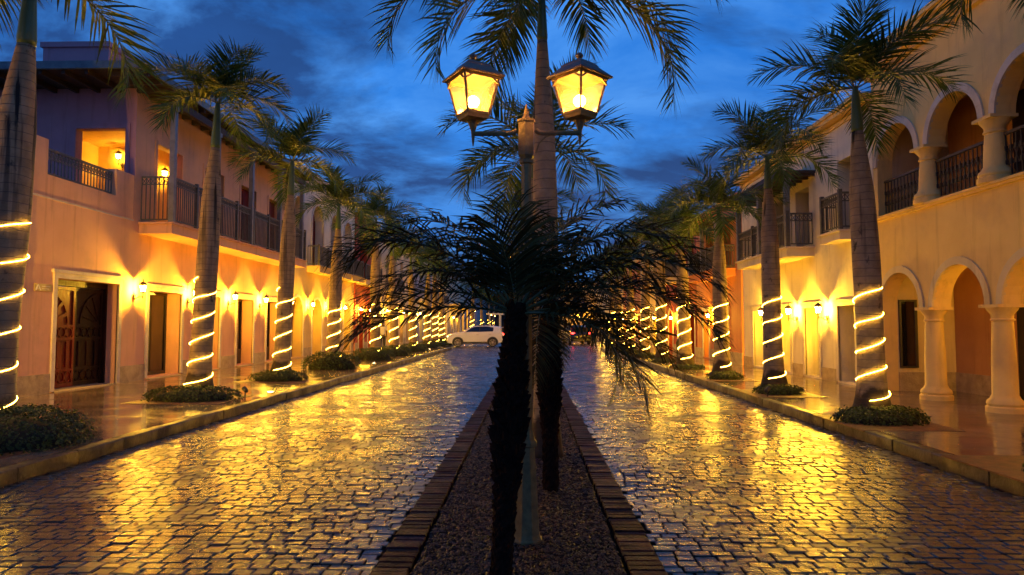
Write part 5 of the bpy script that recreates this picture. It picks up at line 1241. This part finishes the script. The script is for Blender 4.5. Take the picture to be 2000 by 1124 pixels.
def suv(loc, rz, paint, label, name, on_head=True):
    r = empty(name, loc, label, 'car'); r.rotation_euler = (0, 0, rz)
    # car points along -x
    wf, wr, R_ = -1.38, 1.30, .44
    prof = []
    def archpts(c_, rr, z0): return [(c_ + rr * cos(a), z0 + rr * sin(a)) for a in [pi * q / 8 for q in range(8, -1, -1)]]
    prof += [(-2.22, .30), (-2.26, .48), (-2.24, .72), (-2.14, .92), (-1.85, 1.04), (-1.25, 1.13), (-.98, 1.18), (-.5, 1.47), (-.2, 1.60), (.2, 1.66), (.9, 1.67), (1.5, 1.62), (1.92, 1.55), (2.08, 1.48), (2.0, 1.36), (2.14, 1.04), (2.22, .92), (2.25, .62), (2.18, .36)]
    low = [(wr + .42, .30)] + [(wr + .42 * cos(a), .34 + .42 * sin(a)) for a in [pi * q / 8 for q in range(0, 9)]] + [(wr - .42, .26), (wf + .42, .24)] + [(wf + .42 * cos(a), .34 + .42 * sin(a)) for a in [pi * q / 8 for q in range(0, 9)]] + [(wf - .42, .28)]
    m = MB(); car_body(m, prof + low, 1.84, 1.02); m.build('body', paint, r, smooth=True, local=True, fix=True)
    # windows: side glass, windscreen, rear screen as thin raised pieces
    gl = [(-.84, 1.15), (-.42, 1.42), (-.14, 1.53), (.3, 1.58), (1.0, 1.57), (1.40, 1.50), (1.44, 1.40), (1.40, 1.19), (.4, 1.16)]
    for sg in (-1, 1):
        m = MB(); t = []
        def Pw(u, v, d): 
            wv = .92 * (1 - .16 * max(0, (v - 1.02) / .6)); return (u * (1 - .045), sg * (wv + .006 + d), v)
        m.poly_prism(Pw, gl, -.03, .006); m.build('side_window', M_DGL, r, local=True)
        m = MB(); m.box(.28, .33, sg * .80, sg * .885, 1.17, 1.52); m.build('window_pillar', M_BLK, r, local=True)
        m = MB(); m.sphere((-.78, sg * 1.0, 1.14), .09, 8, 6, sx=.8, sz=.75); m.build('mirror', paint, r, smooth='all', local=True)
        m = MB(); m.box(-.1, 1.5, sg * .70, sg * .73, 1.63, 1.66); m.build('roof_rail', M_BLK, r, local=True)
        m = MB(); m.box(-1.0, .95, sg * .90, sg * .945, .24, .40); m.build('sill', M_BLK, r, local=True)
        m = MB(); m.box(.05, .23, sg * .925, sg * .94, .92, .95); m.box(1.0, 1.18, sg * .905, sg * .94, .94, .97); m.build('handle', M_ALLOY, r, local=True)
        m = MB(); m.sphere((2.06, sg * .70, .98), .1, 10, 6, sx=1.3, sy=2.2, sz=.9); m.build('tail_light', E_TAIL, r, smooth='all', local=True)
        m = MB(); m.sphere((-2.08, sg * .68, .80), .1, 10, 6, sx=1.3, sy=1.8, sz=.7); m.build('headlight', E_HEAD, r, smooth='all', local=True)
        for wx in (wf, wr):
            m = MB(); rw = .34; pr = [(.24, -.11), (.31, -.115), (.34, -.09), (.345, 0), (.34, .09), (.31, .115), (.24, .11)]
            vs = []; n = 28
            for rr, yy in pr:
                for k in range(n): a = 2 * pi * k / n; vs.append((wx + rr * cos(a), sg * .84 + yy, .345 + rr * sin(a)))
            fs = [(i * n + k, i * n + (k + 1) % n, (i + 1) * n + (k + 1) % n, (i + 1) * n + k) for i in range(len(pr) - 1) for k in range(n)]
            m.add(vs, fs); m.add([(wx + .25 * cos(2 * pi * k / n), sg * .935, .345 + .25 * sin(2 * pi * k / n)) for k in range(n)], [tuple(range(n))]); wo = m.build('wheel', M_RUB, r, smooth=True, local=True)
            m = MB(); n = 20
            for (ra, rb_) in ((.0, .43),): m.add([(wx + rb_ * cos(2 * pi * k / n), sg * .925, max(.16, .35 + rb_ * sin(2 * pi * k / n))) for k in range(n)] + [(wx + rb_ * cos(2 * pi * k / n), sg * .80, max(.16, .35 + rb_ * sin(2 * pi * k / n))) for k in range(n)], [tuple(range(n)), tuple(range(2 * n - 1, n - 1, -1))] + [(k, (k + 1) % n, n + (k + 1) % n, n + k) for k in range(n)])
            m.build('wheel_arch', M_BLK, r, local=True)
            m = MB(); yy = sg * .955
            for k in range(10):
                a = 2 * pi * k / 10; b = a + .06 * (1 if k % 2 else -1)
                m.bar((wx + .05 * cos(a), yy, .345 + .05 * sin(a)), (wx + .235 * cos(b), yy + sg * .01, .345 + .235 * sin(b)), .028, .02, up=(0, 1, 0))
            nn = 24
            for k in range(nn):
                a, b = 2 * pi * k / nn, 2 * pi * (k + 1) / nn; m.bar((wx + .24 * cos(a), yy, .345 + .24 * sin(a)), (wx + .24 * cos(b), yy, .345 + .24 * sin(b)), .02, .02, up=(0, 1, 0))
            m.sphere((wx, yy, .345), .05, 8, 5, sy=.4); m.build('rim', M_ALLOY, wo, local=True)
    m = MB(); m.add([(-1.0, -.74, 1.125), (-1.0, .74, 1.125), (-.40, .66, 1.475), (-.40, -.66, 1.475)], [(0, 1, 2, 3)]); m.v = [(a - .015, b, c_ + .015) for a, b, c_ in m.v]; m.build('windscreen', M_DGL, r, local=True)
    m = MB(); m.add([(2.09, -.66, 1.06), (2.09, .66, 1.06), (2.03, .60, 1.40), (2.03, -.60, 1.40)], [(0, 1, 2, 3)]); m.v = [(a + .04, b, c_) for a, b, c_ in m.v]; m.build('rear_window', M_DGL, r, local=True)
    m = MB(); m.box(2.0, 2.16, -.6, .6, 1.47, 1.50); m.build('spoiler', paint, r, local=True)
    m = MB(); m.box(-2.30, -2.22, -.55, .55, .45, .72); m.build('grille', M_BLK, r, local=True)
    m = MB(); m.box(2.2, 2.29, -.75, .75, .34, .52); m.build('rear_bumper', M_BLK, r, local=True)
    m = MB(); m.box(2.20, 2.262, -.25, .25, .72, .84); m.build('number_plate', M_PLQ, r, local=True)
    return r
suv((-4.3, 53.4, .0), radians(6), M_CAR, 'white hatchback-like SUV crossing the street end beyond the median', 'parked_car')
suv((4.0, 60, .0), radians(-82), M_CARD, 'black SUV seen from behind with red tail lights, right of the median', 'parked_car')

# ------------------------------------------------------------------ people
def skin_body(name, verts, edges, radii, m, parent, sub=2):
    me = bpy.data.meshes.new(name); me.from_pydata(verts, edges, []); me.update()
    o = bpy.data.objects.new(name, me); COL.objects.link(o); o.parent = parent; me.materials.append(m)
    sk = o.modifiers.new('skin', 'SKIN'); sk.use_smooth_shade = True
    if not me.skin_vertices: me.skin_vertices.new(name='')
    for i, sv in enumerate(me.skin_vertices[0].data): rr = radii[i]; sv.radius = rr if isinstance(rr, tuple) else (rr, rr); sv.use_root = (i == 0)
    ss = o.modifiers.new('sub', 'SUBSURF'); ss.levels = sub; ss.render_levels = sub
    return o
def person(loc, rz, label, walking, umbrella=False):
    r = empty('person', loc, label, 'person'); r.rotation_euler = (0, 0, rz)
    st = .16 if walking else .04
    V = [(0, 0, .95), (0, 0, 1.12), (0, 0, 1.32), (0, 0, 1.46), (0, 0, 1.53), (0, .01, 1.62), (0, .01, 1.70),
         (-.17, 0, 1.41), (-.22, -.02, 1.14), (-.23, .06, .90), (-.235, .09, .82),
         (.17, 0, 1.41), (.22, .02, 1.14), (.24, .05 if not umbrella else .2, .90 if not umbrella else 1.25), (.245, .07 if not umbrella else .3, .82 if not umbrella else 1.33),
         (-.09, 0, .88), (-.10, st, .50), (-.10, st * .8, .09), (-.10, st * .8 + .13, .03),
         (.09, 0, .88), (.10, -st * .3, .50), (.10, -st * 1.7, .10), (.10, -st * 1.7 + .13, .04)]
    E_ = [(0, 1), (1, 2), (2, 3), (3, 4), (4, 5), (5, 6), (3, 7), (7, 8), (8, 9), (9, 10), (3, 11), (11, 12), (12, 13), (13, 14), (0, 15), (15, 16), (16, 17), (17, 18), (0, 19), (19, 20), (20, 21), (21, 22)]
    Rr = [(.15, .11), (.14, .10), (.165, .11), (.10, .08), .055, .088, .075, .06, .045, .036, .03, .06, .045, .036, .03, .09, .062, .042, .035, .09, .062, .042, .035]
    skin_body('body', V, E_, Rr, M_SKIN, r)
    # five fingers each hand
    for sx, base in ((-1, V[10]), (1, V[14])):
        for f in range(5):
            m_ = MB(); b = Vector(base); off = Vector((sx * .006, (f - 2) * .018, 0)); ln = [.05, .07, .078, .072, .055][f]
            dd = Vector((0, .015 * (f == 0) * 2, -1)).normalized() if not (umbrella and sx > 0) else Vector((-sx * .5, 0, .4)).normalized()
            m_.tube([b + off, b + off + dd * ln * .55, b + off + dd * ln + Vector((-sx * .012, 0, 0))], [.010, .009, .007], 6); m_.build('thumb' if f == 0 else 'finger', M_SKIN, r, smooth='all', local=True)
    # shirt: shell over torso and upper arms
    sv = [(0, 0, .90), (0, 0, 1.12), (0, 0, 1.33), (0, 0, 1.45), (-.175, 0, 1.41), (-.22, -.01, 1.20), (.175, 0, 1.41), (.22, .01, 1.20)]
    skin_body('shirt', sv, [(0, 1), (1, 2), (2, 3), (3, 4), (4, 5), (3, 6), (6, 7)], [(.185, .135), (.165, .12), (.19, .13), (.12, .095), .08, .066, .08, .066], M_SHIRT if not umbrella else M_TERRA, r)
    tv = [(0, 0, .93), (-.10, 0, .86), (-.10, st, .50), (-.10, st * .8, .12), (.10, 0, .86), (.10, -st * .3, .50), (.10, -st * 1.7, .13)]
    skin_body('trousers', tv, [(0, 1), (1, 2), (2, 3), (0, 4), (4, 5), (5, 6)], [(.16, .12), .105, .08, .062, .105, .08, .062], M_TROU, r)
    h = MB(); h.sphere((0, -.005, 1.70), .098, 14, 10, sz=1.0); h.v = [(a, b, max(c_, 1.66 + .05 * (b > .03))) for a, b, c_ in h.v]; h.build('hair', M_HAIR, r, smooth='all', local=True)
    f = MB(); f.sphere((0, .095, 1.635), .016, 8, 5, sz=1.6); f.build('nose', M_SKIN, r, smooth='all', local=True)
    for sx in (-1, 1):
        f = MB(); f.sphere((sx * .033, .082, 1.66), .012, 8, 5); f.build('eye', M_PLW, r, smooth='all', local=True)
        f = MB(); f.sphere((sx * .09, .01, 1.64), .022, 8, 5, sx=.4, sz=1.4); f.build('ear', M_SKIN, r, smooth='all', local=True)
    f = MB(); f.box(-.022, .022, .088, .094, 1.592, 1.60); f.build('mouth', M_HAIR, r, local=True)
    if walking:
        for sx, ph in ((-1, (0, st, st * .8)), (1, (0, -st * .3, -st * 1.7))):
            s_ = MB(); s_.tube([(sx * .20, ph[0], .84), (sx * .178, ph[1], .50), (sx * .16, ph[2], .15)], .014, 6); s_.build('stripe', M_STRIPE, r, local=True)
    return r
person((-8.35, 38.4, SW), radians(15), 'person in white shirt and dark trousers walking away on the left pavement', True)
pu = person((4.65, 50.4, 0.0), radians(0), 'person in a rust shirt standing under a dark umbrella beside the black SUV', False, True)
r = empty('umbrella', (4.65, 50.4, 0), 'dark open umbrella held over the person at the right kerb end', 'umbrella')
m = MB(); c_ = (.1, .15, 0); n = 8
m.lathe([(.72, 1.78), (.66, 1.87), (.48, 1.97), (.25, 2.03), (.02, 2.05)], c_, n, cap=False); m.lathe([(.70, 1.775), (.64, 1.86), (.47, 1.955), (.25, 2.015), (.02, 2.035)], c_, n, cap=False)
m.build('canopy', M_UMB, r, local=True)
m = MB(); m.tube([(.1, .15, 2.1), (.13, .18, 1.7), (.22, .28, 1.28)], .008, 6); m.build('shaft', M_BLK, r, local=True)

# lit planter bush near the right kerb end
shrub(6.4, 52.5, .75, .5, .9, 'stepped bush strung with small warm bulbs at the right kerb end', 400, 700, ls=.08)
r = empty('string_lights', (6.4, 52.5, SW), 'string of small warm bulbs hung over the bush at the right kerb end', 'string lights'); m = MB(); rr_ = random.Random(3)
for k in range(60):
    a = rr_.uniform(0, 2 * pi); q = rr_.uniform(.2, 1); m.sphere((6.4 + cos(a) * .78 * q, 52.5 + sin(a) * .52 * q, SW + .1 + .85 * sqrt(1 - q * q * .98)), .022, 5, 4)
m.build('bulbs', E_BEAD, r)
# dark far trees closing the view
def far_tree(x, y, h, seed, lab):
    rnd = random.Random(seed); r = empty('leafy_tree', (x, y, 0), lab, 'tree', 'dark trees closing the street')
    m = MB(); m.tube([(0, 0, -.05), (.1, 0, h * .3), (-.1, 0, h * .6)], [.3, .22, .1], 8)
    for k in range(5):
        a = k * 1.3; m.tube([(0, 0, h * .35), (cos(a) * h * .18, sin(a) * h * .18, h * .6), (cos(a) * h * .28, sin(a) * h * .28, h * .75)], [.12, .07, .03], 5)
    m.build('trunk', M_TWIG, r, local=True)
    m = MB()
    for k in range(2200):
        cx = rnd.gauss(0, 1); cy = rnd.gauss(0, 1); cz = rnd.gauss(0, 1); l = sqrt(cx * cx + cy * cy + cz * cz); q = rnd.random() ** .4 * (1 + .25 * noise.noise(Vector((cx / l * 2, cy / l * 2, cz / l * 2 + seed))))
        p = Vector((cx / l * q * h * .42, cy / l * q * h * .42, h * .65 + cz / l * q * h * .33)); t = Vector((rnd.uniform(-1, 1), rnd.uniform(-1, 1), rnd.uniform(-1, 1))).normalized(); s = t.orthogonal().normalized(); g_ = .28
        m.add([p, p + (t + s) * g_ * .6, p + t * g_ * 1.3, p + (t - s) * g_ * .6], [(0, 1, 2, 3)])
    m.build('crown', M_LEAF, r, local=True)
for i, (x, y, h) in enumerate([(-13, 190, 14), (-4, 192, 12), (6, 190, 13), (15, 188, 12), (1.5, 150, 9), (-3.2, 160, 11), (-6.0, 168, 12)]): far_tree(x, y, h, 30 + i, 'dark leafy tree behind the far house, %s from the left' % ORD[i].replace('nearest', 'first') if i < 4 else 'dark leafy tree before the far dark house, ' + ['rightmost and lowest of three', 'middle one of three', 'leftmost and tallest of three'][i - 4])
